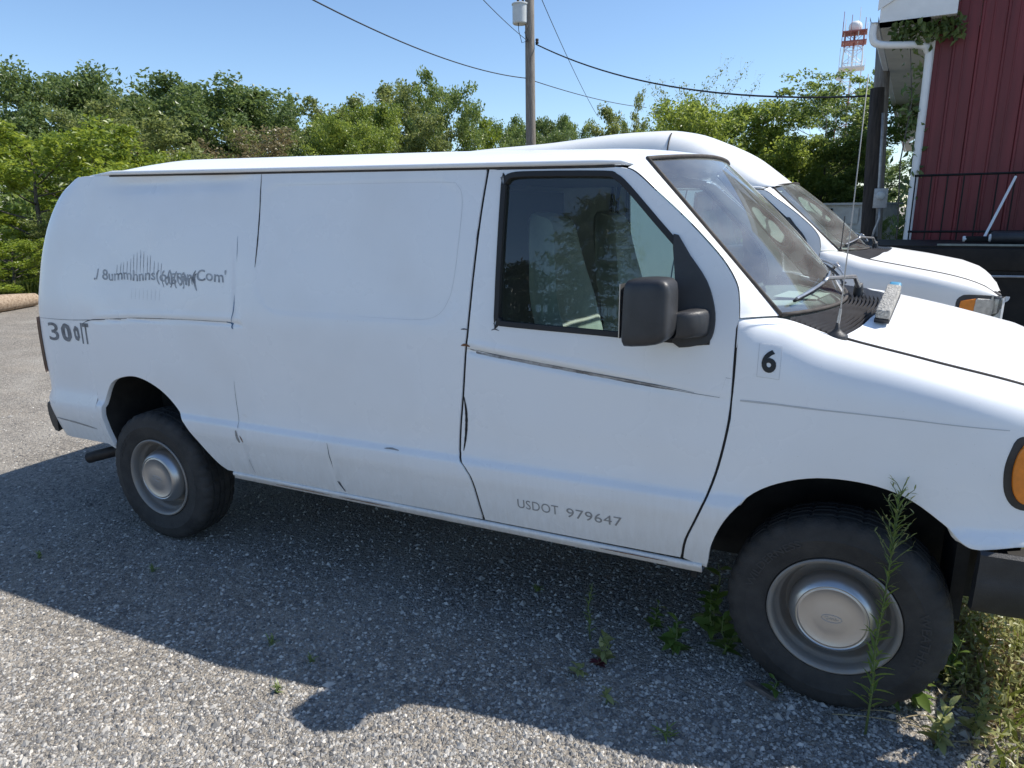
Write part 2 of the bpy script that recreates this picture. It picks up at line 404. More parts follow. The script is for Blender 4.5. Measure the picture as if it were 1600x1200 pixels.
def nrm_of(fn, a, b, sg, e=2e-3):
    du = fn(a+e, b)-fn(a-e, b); dv = fn(a, b+e)-fn(a, b-e)
    n = np.cross(du, dv); l = np.linalg.norm(n)
    return n/l if l > 1e-12 else np.array([0, sg, 0.])
def inside(poly, pts):
    p = np.asarray(poly); q = np.asarray(pts); n = len(p); r = np.zeros(len(q), bool)
    for i in range(n):
        a = p[i]; b = p[(i+1) % n]
        c = ((a[1] > q[:, 1]) != (b[1] > q[:, 1]))
        with np.errstate(divide='ignore', invalid='ignore'):
            t = (b[0]-a[0])*(q[:, 1]-a[1])/(b[1]-a[1])+a[0]
        r ^= c & (q[:, 0] < t)
    return r
def resample(poly, step):
    out = []
    n = len(poly)
    for i in range(n):
        a = np.array(poly[i], float); b = np.array(poly[(i+1) % n], float)
        k = max(1, int(math.ceil(np.linalg.norm(b-a)/step)))
        for j in range(k): out.append(a+(b-a)*j/k)
    return np.array(out)
def spline(pts, k=6, closed=False):
    P = np.array(pts, float); n = len(P); out = []
    rngi = range(n) if closed else range(n-1)
    for i in rngi:
        p0 = P[(i-1) % n] if (closed or i > 0) else 2*P[0]-P[1]
        p1 = P[i]; p2 = P[(i+1) % n]
        p3 = P[(i+2) % n] if (closed or i+2 < n) else 2*P[-1]-P[-2]
        for j in range(k):
            t = j/k
            out.append(.5*((2*p1)+(-p0+p2)*t+(2*p0-5*p1+4*p2-p3)*t*t+(-p0+3*p1-3*p2+p3)*t**3))
    if not closed: out.append(P[-1])
    return [tuple(q) for q in out]
def panel(name, outline, m, parent, sg=-1, fn=None, holes=(), dx=.07, ds=.022, lip=.028, step=.03, nolip=None, off=0.0):
    """sheet-metal panel: outline in (x, s) laid on the body surface, edges returned inwards"""
    if fn is None: fn = lambda a, b: side_pt(a, b, sg)
    loops = [resample(outline, step)]+[resample(h, step) for h in holes]
    pts = []; edges = []; offs = []
    for lp in loops:
        b = len(pts); offs.append(b); k = len(lp); pts += [tuple(q) for q in lp]
        edges += [(b+i, b+(i+1) % k) for i in range(k)]
    ob = loops[0]; x0, s0 = ob.min(0); x1, s1 = ob.max(0)
    g = np.array([(x, s) for x in np.arange(x0+dx*.5, x1, dx) for s in np.arange(s0+ds*.5, s1, ds)])
    ok = inside(ob, g)
    for h in loops[1:]: ok &= ~inside(h, g)
    g = g[ok]
    allb = np.concatenate(loops)
    sc = np.array([1/dx, 1/ds])
    if len(g):
        keep = [i for i in range(len(g)) if np.min((((allb-g[i])*sc)**2).sum(1)) > .18]
        pts += [tuple(q) for q in g[keep]]
    vs_, es_, fs_, ov, oe, of = delaunay_2d_cdt([Vector(q) for q in pts], edges, [], 0, 1e-6)
    q = np.array([(v.x, v.y) for v in vs_]); F = [tuple(f) for f in fs_]
    cen = np.array([q[list(f)].mean(0) for f in F])
    ok = inside(ob, cen)
    for h in loops[1:]: ok &= ~inside(h, cen)
    F = [f for f, o_ in zip(F, ok) if o_]
    V = [fn(a, b) for a, b in q]; Nn = [nrm_of(fn, a, b, sg) for a, b in q]
    # orient normals outwards
    flip = sum(np.dot(n, (0, sg, .3)) for n in Nn) < 0
    if flip: Nn = [-n for n in Nn]
    V = [v+n*off for v, n in zip(V, Nn)]
    FF = []
    for f in F:
        a, b, c = (V[i] for i in f[:3])
        FF.append(f if np.dot(np.cross(b-a, c-a), Nn[f[0]]) > 0 else f[::-1])
    # returns
    inv = {}
    for i, oo in enumerate(ov):
        for k in oo: inv[k] = i
    for li, lp in enumerate(loops):
        k = len(lp); b = offs[li]
        ids = [inv.get(b+i, None) for i in range(k)]
        if None in ids: continue
        area = sum(lp[i][0]*lp[(i+1) % k][1]-lp[(i+1) % k][0]*lp[i][1] for i in range(k))
        ring = []
        for i in range(k):
            t = lp[(i+1) % k]-lp[i-1]; o2 = np.array([t[1], -t[0]]); o2 = o2/(np.linalg.norm(o2)+1e-9)
            if (area < 0) != (li > 0): o2 = -o2
            if li > 0: pass
            p = lp[i]; e = 3e-3
            d3 = fn(p[0]+o2[0]*e, p[1]+o2[1]*e)-fn(p[0]-o2[0]*e, p[1]-o2[1]*e)
            d3 = d3/(np.linalg.norm(d3)+1e-9)
            v = V[ids[i]]; n = Nn[ids[i]]
            b1 = len(V); V.append(v+d3*.0025-n*.003); Nn.append((d3+.25*n)/np.linalg.norm(d3+.25*n))
            V.append(v+d3*.0025-n*lip); Nn.append(d3)
            ring.append((ids[i], b1, b1+1))
        for i in range(k):
            if nolip and nolip(lp[i]) and nolip(lp[(i+1) % k]): continue
            A = ring[i]; Bq = ring[(i+1) % k]
            for r0, r1 in ((0, 1), (1, 2)):
                f = (A[r0], Bq[r0], Bq[r1], A[r1])
                vv = [V[j] for j in f]
                nn = np.cross(vv[1]-vv[0], vv[3]-vv[0])
                FF.append(f if np.dot(nn, Nn[A[1]]) > 0 else f[::-1])
    return mesh(name, V, FF, m, parent, normals=Nn)
def ribbon(name, path, width, m, parent, sg=-1, off=.0012, taper=True, fn=None):
    """thin irregular mark lying on the body surface, path in (x, s)"""
    P = spline(path, 8); k = len(P); V = []; F = []
    if fn is None: fn = lambda a, b: side_pt(a, b, sg)
    r = np.random.default_rng(int(abs(P[0][0]*1000))+3)
    for i, p in enumerate(P):
        a = np.array(P[max(i-1, 0)]); b = np.array(P[min(i+1, k-1)]); t = b-a; o2 = np.array([-t[1], t[0]])/(np.linalg.norm(t)+1e-9)
        w = width*.6*(.85+.3*r.random())
        if taper: w *= max(.12, math.sin(math.pi*(i+.5)/k)**.5)
        n = nrm_of(fn, p[0], p[1], sg); n = n if np.dot(n, (0, sg, .3)) > 0 else -n
        for s_ in (-.5, .5):
            q = np.array(p)+o2*w*s_; V.append(fn(*q)+n*off)
    for i in range(k-1): F.append((2*i, 2*i+1, 2*i+3, 2*i+2))
    return mesh(name, V, F, m, parent, smooth=True)
def text_mesh(s, offset=0.0, spacing=1.0):
    c = bpy.data.curves.new('lettering_curve', 'FONT'); c.body = s; c.size = 1.0; c.offset = offset; c.space_character = spacing
    c.resolution_u = 4
    o = bpy.data.objects.new('lettering_tmp', c); COL.objects.link(o)
    dg = bpy.context.evaluated_depsgraph_get(); dg.update()
    me = bpy.data.meshes.new_from_object(o.evaluated_get(dg))
    bpy.data.objects.remove(o, do_unlink=True)
    V = np.array([v.co[:2] for v in me.vertices]); F = [tuple(p.vertices) for p in me.polygons]
    bpy.data.meshes.remove(me)
    return V, F
def side_text(name, s, x0, z0, x1, height, m, parent, slope=0.0, bold=0.0, spacing=1.0, off=.0015, wob=0.0, sg=-1):
    V, F = text_mesh(s, bold, spacing)
    mn = V.min(0); mxx = V.max(0)
    U = (V-mn)/(mxx-mn)
    out = []
    for u, v in U:
        x = x0+(x1-x0)*u+wob*math.sin(u*53+v*4)*.5; z = z0+height*v+slope*(x-x0)+wob*math.sin(u*31)
        p = side_pt(x, z, sg); n = nrm_of(lambda a, b: side_pt(a, b, sg), x, z, sg); n = n if n[1]*sg > 0 else -n
        out.append(p+n*off)
    return mesh(name, out, F, m, parent)

# ---------------------------------------------------------------- outlines (x, s)
BCUT = [(2.10, 2.0), (2.075, 1.81), (2.052, 1.55), (2.038, 1.35), (2.03, 1.28), (2.012, 1.07), (1.985, .83), (2.02, .76), (2.052, .70), (2.085, .515)]
ACUT = [(3.102, 1.462), (3.102, 1.32), (3.10, 1.14), (3.082, .99), (3.052, .85), (3.005, .71), (2.965, .60), (2.952, .515)]
DTOP = [(2.60, 1.985), (2.665, 1.978), (2.71, 1.955), (2.78, 1.895), (2.854, 1.832), (2.931, 1.762), (3.03, 1.66), (3.083, 1.58), (3.097, 1.52), (3.102, 1.462)]
WINO = [(2.168, 1.93), (2.178, 1.955), (2.205, 1.972), (2.30, 1.975), (2.58, 1.967), (2.63, 1.955), (2.68, 1.915), (2.80, 1.79), (2.92, 1.665), (2.985, 1.575), (3.012, 1.50), (3.018, 1.43), (3.005, 1.385), (2.97, 1.368), (2.60, 1.378), (2.23, 1.388), (2.18, 1.395), (2.165, 1.42)]
WINO = spline(WINO, 3, closed=True)
def shift(pts, d): return [(p[0]+d, p[1]) for p in pts]
def inset(poly, d):
    P = np.array(poly, float); n = len(P)
    area = sum(P[i][0]*P[(i+1) % n][1]-P[(i+1) % n][0]*P[i][1] for i in range(n))
    out = []
    for i in range(n):
        e1 = P[i]-P[i-1]; e2 = P[(i+1) % n]-P[i]
        n1 = np.array([-e1[1], e1[0]])/(np.linalg.norm(e1)+1e-9); n2 = np.array([-e2[1], e2[0]])/(np.linalg.norm(e2)+1e-9)
        b = n1+n2; b = b/max((b@b)/2, .5)
        out.append(tuple(P[i]+(d if area > 0 else -d)*b))
    return out
GAP = .008
ARCH_R = spline([(-.325, .515), (-.345, .66), (-.325, .80), (-.25, .915), (-.13, .967), (0, .975), (.15, .92), (.28, .81), (.40, .665), (.50, .555), (.56, .515)], 5)
ARCH_F = spline([(3.045, .49), (3.062, .61), (3.12, .745), (3.22, .852), (3.37, .918), (3.53, .93), (3.67, .90), (3.79, .825), (3.86, .765), (3.90, .755)], 5)

def build_shell(van, paint):
    """everything that both vans share; returns dict of parts"""
    parts = {}
    for sg in (-1, 1):
        bc = spline(BCUT, 4); ac = spline(ACUT, 4); dt = spline(DTOP, 4)
        # side panel: rear corner to the door cut, with the rear wheel arch
        top = [(x, gz(x)-.012) for x in np.linspace(2.10-GAP, -.38, 24)]
        ol = [(-.38, .54)]+[(-.365, .535)]+ARCH_R+[(.7, .512), (1.4, .512), (2.0, .513)]+[(x-GAP, s) for x, s in bc[::-1]][0:-1]+top
        p = panel('side_panel', ol, paint, van, sg, dx=.03 if sg < 0 and DENTS else .07, ds=.014 if sg < 0 and DENTS else .022, nolip=lambda q: q[0] < -.375)
        # cab door with window opening
        dtop = [(2.10+GAP, 2.0)]+[(x, gz(x)-.02) for x in np.linspace(2.14, 2.58, 6)]
        ol = dtop+dt[1:]+[(x-GAP*.9, s) for x, s in ac[1:]]+[(2.5, .514)]+[(x+GAP, s) for x, s in bc[::-1]][:-1]
        fnd = lambda a, b, sg=sg: np.array([a, sg*(W_PROF(b)-(dent(min(a, 3.05), b) if sg < 0 else 0)), b])
        d = panel('cab_door', ol, paint, van, sg, fn=fnd, holes=[WINO], dx=.045, ds=.012 if sg < 0 and DENTS else .022)
        parts['door%d' % sg] = d
        # fender
        ft = [(3.11, S0+SL), (3.22, S0+SL), (3.42, S0+SL), (3.7, S0+SL), (4.0, S0+SL), (4.15, S0+SL), (4.25, S0+SL), (4.32, S0+SL)]
        ol = [(x+GAP*.9, s) for x, s in ac[::-1]][:-1]+[(3.106, 1.3), (3.106, S0+SL)]+ft[1:]+[(4.325, 1.2), (4.325, .78), (4.2, .775), (4.0, .77)]+ARCH_F[::-1]
        f = panel('fender', ol, paint, van, sg, dx=.045, ds=.025)
        parts['fender%d' % sg] = f
        # sill below the doors
        mb = MB()
        V = []; F = []
        xs = np.linspace(.60, 3.03, 40)
        prof = [(.508, .0), (.508, .012), (.500, .016), (.490, .014), (.484, .006), (.470, .004), (.466, -.01), (.466, -.05)]
        for x in xs:
            for z, o_ in prof: V.append((x, sg*(W_PROF(.50)-.006+o_), z-.004*(x-1.8)))
        k = len(prof)
        for i in range(len(xs)-1):
            for j in range(k-1): F.append((i*k+j, (i+1)*k+j, (i+1)*k+j+1, i*k+j+1))
        MB().add(V, F).build('sill', paint, van, smooth=True)
        # dark structure behind the shut lines
        for cut in (bc, ac):
            V = []; F = []; b = 0
            for (x, s) in cut:
                for dx_ in (-.03, .03):
                    q = side_pt(x+dx_, min(s, 1.45) if cut is ac else s, sg); V.append((q[0], q[1]-sg*.009, q[2]))
            for i in range(len(cut)-1): F.append((b+2*i, b+2*i+1, b+2*i+3, b+2*i+2))
            MB().add(V, F).build('door_jamb', M['gap'], van)
        # drip rail
        path = [(-.33, sg*.872, gz(-.3)-.010)]+[(x, sg*(W_PROF(gz(x))+.004), gz(x)+.002) for x in np.linspace(-.12, 2.55, 20)]+[(2.64, sg*.885, 2.003), (2.70, sg*.865, 1.99)]
        MB().tube(path, [.004]+[.011]*20+[.010, .004], 8).build('drip_rail', paint, van, smooth=True)
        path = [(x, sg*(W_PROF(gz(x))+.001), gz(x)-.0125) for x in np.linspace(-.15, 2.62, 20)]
        MB().tube(path, .0055, 6).build('drip_rail_shade', M['gasket'], van, smooth=True)  # dark tube painting in the shade under the drip rail
        # windshield pillar
        D = [(x+.006, s+.004) for x, s in spline(DTOP, 4)[4:]]+[(3.110, 1.464)]
        Dp = [np.array([x, sg*(W_PROF(s)-.002), s]) for x, s in D]
        k = len(Dp); V = []; F = []; nn = 7
        for i in range(k):
            t = i/(k-1); wp = ws_edge(np.interp(Dp[i][2], [1.464, 1.982], [0.0, 1.0]), sg)
            for j in range(nn):
                u = j/(nn-1); q = Dp[i]*(1-u)+wp*u
                bulge = math.sin(math.pi*u)*.012
                q = q+np.array([.5, sg*.8, .25])*bulge; V.append(q)
        for i in range(k-1):
            for j in range(nn-1): F.append((i*nn+j, (i+1)*nn+j, (i+1)*nn+j+1, i*nn+j+1))
        MB().add(V, F).build('windshield_pillar', paint, van, smooth=True)
        # rear corner and half of the rear face
        zs = np.concatenate([np.linspace(.54, 1.9, 30), np.linspace(1.92, gz(-.38)-.012, 10)])
        V = []; F = []; cols = 0
        for z in zs:
            row = []
            w = W_PROF(z); xr = XR(z); rx = min(.22, -.385-xr); ry = .22
            for x in np.linspace(-.38, xr+rx, 6): row.append((x, sg*w, z))
            for a in np.linspace(0, math.pi/2, 12)[1:]:
                e = .8
                row.append((xr+rx-rx*math.sin(a)**e, sg*(w-ry+ry*math.cos(a)**e), z))
            for y in np.linspace(w-ry, 0, 6)[1:]: row.append((xr-.02*(1-y/(w-ry)), sg*y, z))
            cols = len(row); V += row
        for i in range(len(zs)-1):
            for j in range(cols-1): F.append((i*cols+j, i*cols+j+1, (i+1)*cols+j+1, (i+1)*cols+j))
        MB().add(V, F).build('rear_corner_panel', paint, van, smooth=True)
        # wheel arch lips and liners
        for arch, yo in ((ARCH_R, .97), (ARCH_F, .97)):
            V = []; F = []
            for (x, s) in arch:
                q = side_pt(x, s, sg)
                for dy, dz in ((.0, 0), (.02, .004), (.20, .03), (.55, .03)): V.append((x+0*dz, sg*(abs(q[1])-.004-dy), s+dz))
            k = 4
            for i in range(len(arch)-1):
                for j in range(k-1): F.append((i*k+j, i*k+j+1, (i+1)*k+j+1, (i+1)*k+j))
            MB().add(V, F).build('wheel_arch_liner', M['under'], van, smooth=True)
    return parts

# windshield geometry
WS_X = pchip([0, .38, .76, 1.0], [3.228, 3.03, 2.85, 2.715]); WS_Z = pchip([0, .38, .76, 1.0], [1.458, 1.672, 1.868, 2.015])
def ws_edge(v, sg, grow=0.0):
    return np.array([WS_X(v), sg*(.835-.035*v+grow), WS_Z(v)])
def ws_pt(u, v):
    e = ws_edge(v, 1)
    b = .215+.14*v*(1-v)-.065*v
    return np.array([e[0]+b*(1-abs(u)**2.3), e[1]*u, e[2]+(.035*v-.012*(1-v))*(1-u*u)])
ROOF_FRONT = [tuple(ws_pt(u, 1.0)) for u in np.linspace(-1, 1, 15)]
def hood_pt(x, y):
    t = abs(y)/max(.3, min(.80, YT(x)-nose(x)*.7-.006))
    zc = np.interp(x, [3.4, 3.62, 3.89, 4.12, 4.24, 4.32, 4.37], [1.465, 1.445, 1.395, 1.34, 1.285, 1.20, 1.06])
    zs_ = ZT(min(x, 4.34))
    z = zc+(zs_-zc)*t**2.2
    z += .012*math.exp(-((abs(y)-.52)/.07)**2)*smooth01((4.25-x)/.3)
    return np.array([x, y, z])
def hood_rear(y): return 3.615-.185*(abs(y)/.80)**2

def build_front(van, paint):
    # windshield glass
    U = np.linspace(-1, 1, 25); Vv = np.linspace(0, 1, 15)
    V = [ws_pt(u, v) for v in Vv for u in U]; n = len(U)
    F = [(i*n+j, i*n+j+1, (i+1)*n+j+1, (i+1)*n+j) for i in range(len(Vv)-1) for j in range(n-1)]
    g = MB().add(V, F).build('windshield', M['wglass'], van, smooth=True)
    loop = [ws_pt(u, 0) for u in np.linspace(-1, 1, 20)]+[ws_pt(1, v) for v in np.linspace(.06, 1, 12)]+[ws_pt(u, 1) for u in np.linspace(.94, -1, 20)]+[ws_pt(-1, v) for v in np.linspace(.94, 0, 12)]
    loop = [q+np.array([.004, 0, .003]) for q in loop]
    MB().tube(loop, .008, 8).build('windshield_gasket', M['gasket'], g, smooth=True)
    # hood
    xs_n = 22; ys = np.linspace(-.80, .80, 33); V = []; F = []
    for y in ys:
        x0 = hood_rear(y); x1 = 4.37-.10*(abs(y)/.8)**3
        yy = y
        for i in range(xs_n):
            x = x0+(x1-x0)*i/(xs_n-1)
            lim = YT(x)-nose(x)*.7-.006
            V.append(hood_pt(x, y/.80*min(lim, .80)))
    for a in range(len(ys)-1):
        for i in range(xs_n-1): F.append((a*xs_n+i, a*xs_n+i+1, (a+1)*xs_n+i+1, (a+1)*xs_n+i))
    V0 = len(V)                                       # rear edge returned down
    for a, y in enumerate(ys):
        q = V[a*xs_n]; V.append(np.array(q)-np.array([0, 0, .03]))
    for a in range(len(ys)-1): F.append((a*xs_n, (a+1)*xs_n, V0+a+1, V0+a))
    h = MB().add(V, F).build('hood', paint, van, smooth=True, angle=.8)
    # gap under the hood seams
    for sg in (-1, 1):
        pth = [(x, sg*(YT(x)-nose(x)*.7-.003), ZT(min(x, 4.34))+.003) for x in np.linspace(3.43, 4.26, 14)]
        MB().tube(pth, .0055, 6).build('hood_seam', M['gasket'], h, smooth=True)
    # cowl: base tray and slats following the glass
    V = []; F = []; n = 27
    U = np.linspace(-1, 1, n)
    def cowl(u, t):
        a = ws_pt(u, 0); y = a[1]*.965
        hx = hood_rear(y); b = hood_pt(hx, y)
        q = np.array(a)*(1-t)+np.array([hx, y, b[2]])*t
        return q
    for u in U:
        for t in (0, .5, 1.0):
            q = cowl(u, t); V.append((q[0], q[1], q[2]-.022-.004))
    for i in range(n-1):
        for j in range(2): F.append((i*3+j, i*3+j+1, (i+1)*3+j+1, (i+1)*3+j))
    cw = MB().add(V, F).build('cowl_tray', M['gap'], van)
    ns = 10
    for k in range(ns):
        t0 = .05+.9*k/ns; t1 = t0+.9/ns*.52
        V = []; F = []
        for u in np.linspace(-.97, .97, 31):
            a = cowl(u, t0); b = cowl(u, t1)
            V += [a-np.array([0, 0, .010]), b-np.array([0, 0, .001]), b-np.array([0, 0, .016])]
        for i in range(30):
            for j in range(2): F.append((i*3+j, i*3+j+1, (i+1)*3+j+1, (i+1)*3+j))
        MB().add(V, F).build('slat', M['cowl_plastic'], cw)
    # nose: grille surround, grille bars, lamps, bumper
    gp = MB()
    gp.box(4.24, 4.30, -.72, .72, .80, 1.12); g = gp.build('grille', M['black_plastic'], van, bevel=.02)
    for i in range(4): B(4.30, 4.325, -.52, .52, .85+.065*i, .875+.065*i, 'grille_bar', M['black_plastic'], g, bevel=.004)
    for sg in (-1, 1):
        B(4.235, 4.30, *sorted((sg*.52, sg*.79)), .88, 1.10, 'headlight', M['headglass'], van, bevel=.02)
        B(4.22, 4.24, *sorted((sg*.50, sg*.80)), .87, 1.11, 'headlight_bowl', M['chrome'], van)
    return g
def marker(van, sg=-1):
    # amber corner lamp wrapping the front of the fender, black surround
    ol = spline([(3.955, 1.115), (3.937, 1.06), (3.936, 1.0), (3.95, .94), (3.985, .897), (4.05, .885), (4.15, .89), (4.20, .92), (4.215, 1.02), (4.20, 1.10), (4.10, 1.13), (4.0, 1.13)], 4, closed=True)
    s = panel('lamp_surround', ol, M['black_plastic'], van, sg, off=.003, lip=.012, dx=.03)
    panel('corner_lamp_lens', inset(ol, .022), M['amber'], s, sg, off=.010, lip=.012, dx=.03)

def roof(van, paint):
    # roof skin: rim follows the drip rails, the rear corner and the windshield header
    rim_z = lambda x: gz(x)-.008
    X = np.concatenate([np.linspace(-.60, -.3, 9), np.linspace(-.2, 2.6, 20), np.linspace(2.64, 2.82, 5)])
    zc = gz(-.38)-.012; w = W_PROF(zc); xr = XR(zc); 
    # parametrise by (a: 0..1 along x between rear contour and front curve, b: -1..1 across)
    V = []; F = []; na, nb = 44, 33
    def contour_rear(y):
        rx = min(.22, -.385-xr); ry = .22; y = min(abs(y), w)
        if y <= w-ry: return xr-.02*(1-y/(w-ry))
        c = ((y-(w-ry))/ry); c = min(c, 1)**(1/.8); s_ = math.sqrt(max(0, 1-min(c, 1)**2))**.8
        return xr+rx-rx*s_
    def front(y):
        u = min(abs(y)/.80, 1.0); q = ws_pt(u, 1.0)
        if abs(y) > .80: return 2.70-.06*(abs(y)-.80)/.09
        return q[0]-.012
    for b in range(nb):
        yb = -1+2*b/(nb-1); y0 = w*yb
        for a in range(na):
            t = a/(na-1)
            xf, xb = front(y0*.9), contour_rear(y0)
            x = xb+(xf-xb)*t
            wid = np.interp(x, [-.42, 0, 2.4, 2.70, 2.85], [w, W_PROF(gz(0))-.004, W_PROF(gz(2.4))-.004, .865, .80])
            y = yb*wid
            cr = .120-.012*smooth01((x-1.5)/1.2)
            er = smooth01((x-xb+.10)/.5); ef = 1.0
            h = (1-abs(yb)**2.4)
            z = rim_z(x)+cr*h*er*ef
            zr = zc
            z = z*smooth01((x-xb)/.25+.0)+(zr+cr*h*er*ef)*(1-smooth01((x-xb)/.25))
            if abs(yb) < .93:
                zf = ws_pt(min(abs(y)/.80, 1), 1.0)[2]+.010
                k = max(0, (x-(xf-.42))/.42)**2.2; z = z*(1-k)+zf*k
            V.append((x, y, z))
    for b in range(nb-1):
        for a in range(na-1): F.append((b*na+a, b*na+a+1, (b+1)*na+a+1, (b+1)*na+a))
    return MB().add(V, F).build('roof', paint, van, smooth=True)

def high_roof(van, paint):
    # fibreglass raised roof
    xs = np.concatenate([np.linspace(-.62, -.3, 8), np.linspace(-.1, 1.7, 14), np.linspace(1.8, 2.745, 20)])
    H = pchip([-.62, -.5, -.3, 0, .8, 1.6, 1.85, 2.05, 2.25, 2.45, 2.62, 2.745], [.02, .24, .39, .46, .50, .56, .56, .525, .43, .30, .14, .02])
    V = []; F = []; nb = 41
    for x in xs:
        w = np.interp(x, [-.62, -.4, 0, 2.3, 2.745], [.70, .86, .885, .875, .825]); h = H(x)
        n = np.interp(x, [-.6, 0, 1.8, 2.3, 2.745], [3.6, 6.5, 6.5, 4.0, 2.4])
        for j in range(nb):
            a = math.pi*j/(nb-1); c = math.cos(a); s = math.sin(a)
            y = -w*np.sign(c)*abs(c)**(2/n); z = 2.01+h*abs(s)**(2/n)
            y *= 1-.12*(z-2.01)/.5
            bx = (.11*(1-(y/w)**2))*smooth01((x-1.6)/1.2)
            V.append((x+bx, y, z))
    for i in range(len(xs)-1):
        for j in range(nb-1): F.append((i*nb+j, (i+1)*nb+j, (i+1)*nb+j+1, i*nb+j+1))
    r = MB().add(V, F).build('raised_roof', paint, van, smooth=True)
    # moulded seam near the front of the raised roof
    for sg in (-1, 1):
        P = []
        for j in range(2, 12):
            i = 24; a = V[i*nb+(j if sg < 0 else nb-1-j)]; P.append((a[0]+.01, a[1]*1.004, a[2]+.004))
        MB().tube(P, .006, 5).build('roof_seam', M['gasket'], r)
        MB().tube([(x, sg*.889, 2.035) for x in np.linspace(-.3, 2.45, 8)], .012, 6).build('roof_flange', paint, r, smooth=True)
    return r

# ---------------------------------------------------------------- wheels
def tyre_mesh():
    n = 216
    prof = [(.222, .085), (.232, .100), (.262, .110), (.292, .1135), (.296, .1150), (.300, .1135), (.322, .111), (.338, .1065), (.350, .100), (.359, .091), (.3645, .080),
            (.3655, .062), (.357, .060), (.357, .052), (.3665, .050), (.3668, .022), (.357, .020), (.357, .012), (.367, .010)]
    full = [(r, -w) for r, w in prof]+[(r, w) for r, w in prof[::-1]]
    V = []; F = []; k = len(full)
    for (r, w) in full:
        for j in range(n):
            rr = r; a = 2*math.pi*j/n
            if .079 < abs(w) < .1068 and r > .335:
                if j % 6 in (0, 1): rr -= .0055*min(1, (r-.33)/.02)
            elif r > .36 and j % 8 == 0: rr -= .006
            rr = .222+(rr-.222)*1.09; V.append((rr*math.cos(a), w*1.03, rr*math.sin(a)))
    for i in range(k-1):
        for j in range(n): F.append((i*n+j, (i+1)*n+j, (i+1)*n+(j+1) % n, i*n+(j+1) % n))
    return V, F
TYV, TYF = tyre_mesh()
def arc_text(name, s, rad, ang0, height, m, parent, y, per=.032):
    V, F = text_mesh(s, .01)
    mn = V.min(0); mx_ = V.max(0); k = height/(mx_[1]-mn[1]); out = []
    for v in V:
        a = ang0-(v[0]-mn[0])*k*1.15/rad; r = rad-height*.5+(v[1]-mn[1])*k
        out.append((r*math.cos(a), y, r*math.sin(a)))
    return mesh(name, out, F, m, parent)
WHEEL_SHARE = {}
def wheel(van, x, yc, steer, sg, lettering, spin=0.0):
    w = empty('wheel', (x, yc, .3795), van)
    w.rotation_euler = (0, 0, steer)
    def inst(name, build, parent):
        if name in WHEEL_SHARE:
            o = bpy.data.objects.new(name, WHEEL_SHARE[name]); COL.objects.link(o); o.parent = parent
        else:
            o = build(); WHEEL_SHARE[name] = o.data
        return o
    def mk_t(): return MB().add(TYV, TYF).build('tyre', M['tyre'], w, smooth=True, angle=.6)
    t = inst('tyre', mk_t, w)
    def mk_r():
        p = [(.228, .1), (.2235, .085), (.226, -.098), (.2275, -.1065), (.222, -.1105), (.214, -.107), (.2085, -.098), (.2055, -.075), (.2035, -.062), (.194, -.056), (.188, -.044), (.184, -.018), (.172, -.006), (.160, -.010), (.152, -.024), (.142, -.040), (.10, -.048), (.0, -.048)]
        return MB().lathe(p, 72, 'y').build('rim', M['rim'], w, smooth=True, angle=.9)
    r = inst('rim', mk_r, w)
    def mk_c():
        p = [(.150, -.030), (.1545, -.048), (.1535, -.066), (.148, -.084), (.139, -.100), (.1285, -.1115), (.1245, -.1135), (.1215, -.1105), (.1185, -.1100), (.1155, -.1125), (.1120, -.1130), (.1095, -.1112), (.06, -.1150), (.03, -.1165), (.001, -.117)]
        return MB().lathe(p, 72, 'y').build('hub_cap', M['cap'], w, smooth=True, angle=.9)
    c = inst('hub_cap', mk_c, w)
    def mk_e():
        pa = [(.034*math.cos(a), -.1172, .0145*math.sin(a)) for a in np.linspace(0, 2*math.pi, 33)]
        e = MB().tube(pa, .0014, 5)
        sc = spline([(-.022, .002), (-.016, .007), (-.012, .001), (-.016, -.005), (-.008, -.002), (-.003, .004), (.0, -.003), (.005, .003), (.009, -.003), (.014, .006), (.016, -.003), (.023, .001)], 5)
        e.tube([(a, -.1176, b) for a, b in sc], .0011, 4)
        return e.build('hub_emblem', M['cap'], c, smooth=True)
    e = inst('hub_emblem', mk_e, c); e.parent = c
    for (s, a0, hh) in lettering:
        arc_text('tyre_lettering', s, .298 if hh > .02 else .272, a0, hh, M['letter_rubber'], t, -.1200)
    w['spin'] = 0
    if sg > 0: w.rotation_euler = (0, 0, steer+math.pi)
    for ch in (t, r, c): ch.rotation_euler = (0, spin, 0)
    return w

def underbody(van):
    B(-.85, 3.0, -.72, .72, .50, .56, 'floor_pan', M['under'], van)
    for sg in (-1, 1): B(-.8, 4.2, sg*.42-.045, sg*.42+.045, .40, .52, 'frame_rail', M['under'], van)
    MB().tube([(0, -.86, .3665), (0, .86, .3665)], .045, 10).build('rear_axle', M['under'], van)
    MB().lathe([(.0, -.15), (.12, -.12), (.17, 0), (.12, .12), (0, .15)], 18, 'x', (0, 0, .36)).build('differential', M['under'], van, smooth=True)
    MB().tube([(3.505, -.82, .34), (3.505, .82, .34)], .05, 10).build('front_axle', M['under'], van)
    B(3.0, 4.15, -.40, .40, .42, .95, 'engine_bay', M['under'], van)
    B(.8, 2.4, -.33, .33, .36, .50, 'fuel_tank', M['under'], van, bevel=.03)
    B(2.98, 3.0, -.90, .90, .40, 1.30, 'firewall', M['under'], van)
    # inner fender walls closing the wheel wells
    for sg in (-1, 1):
        B(3.0, 4.05, *sorted((sg*.50, sg*.53)), .35, 1.05, 'inner_fender', M['under'], van)
        B(-.42, .62, *sorted((sg*.58, sg*.61)), .45, 1.02, 'wheel_house', M['under'], van)
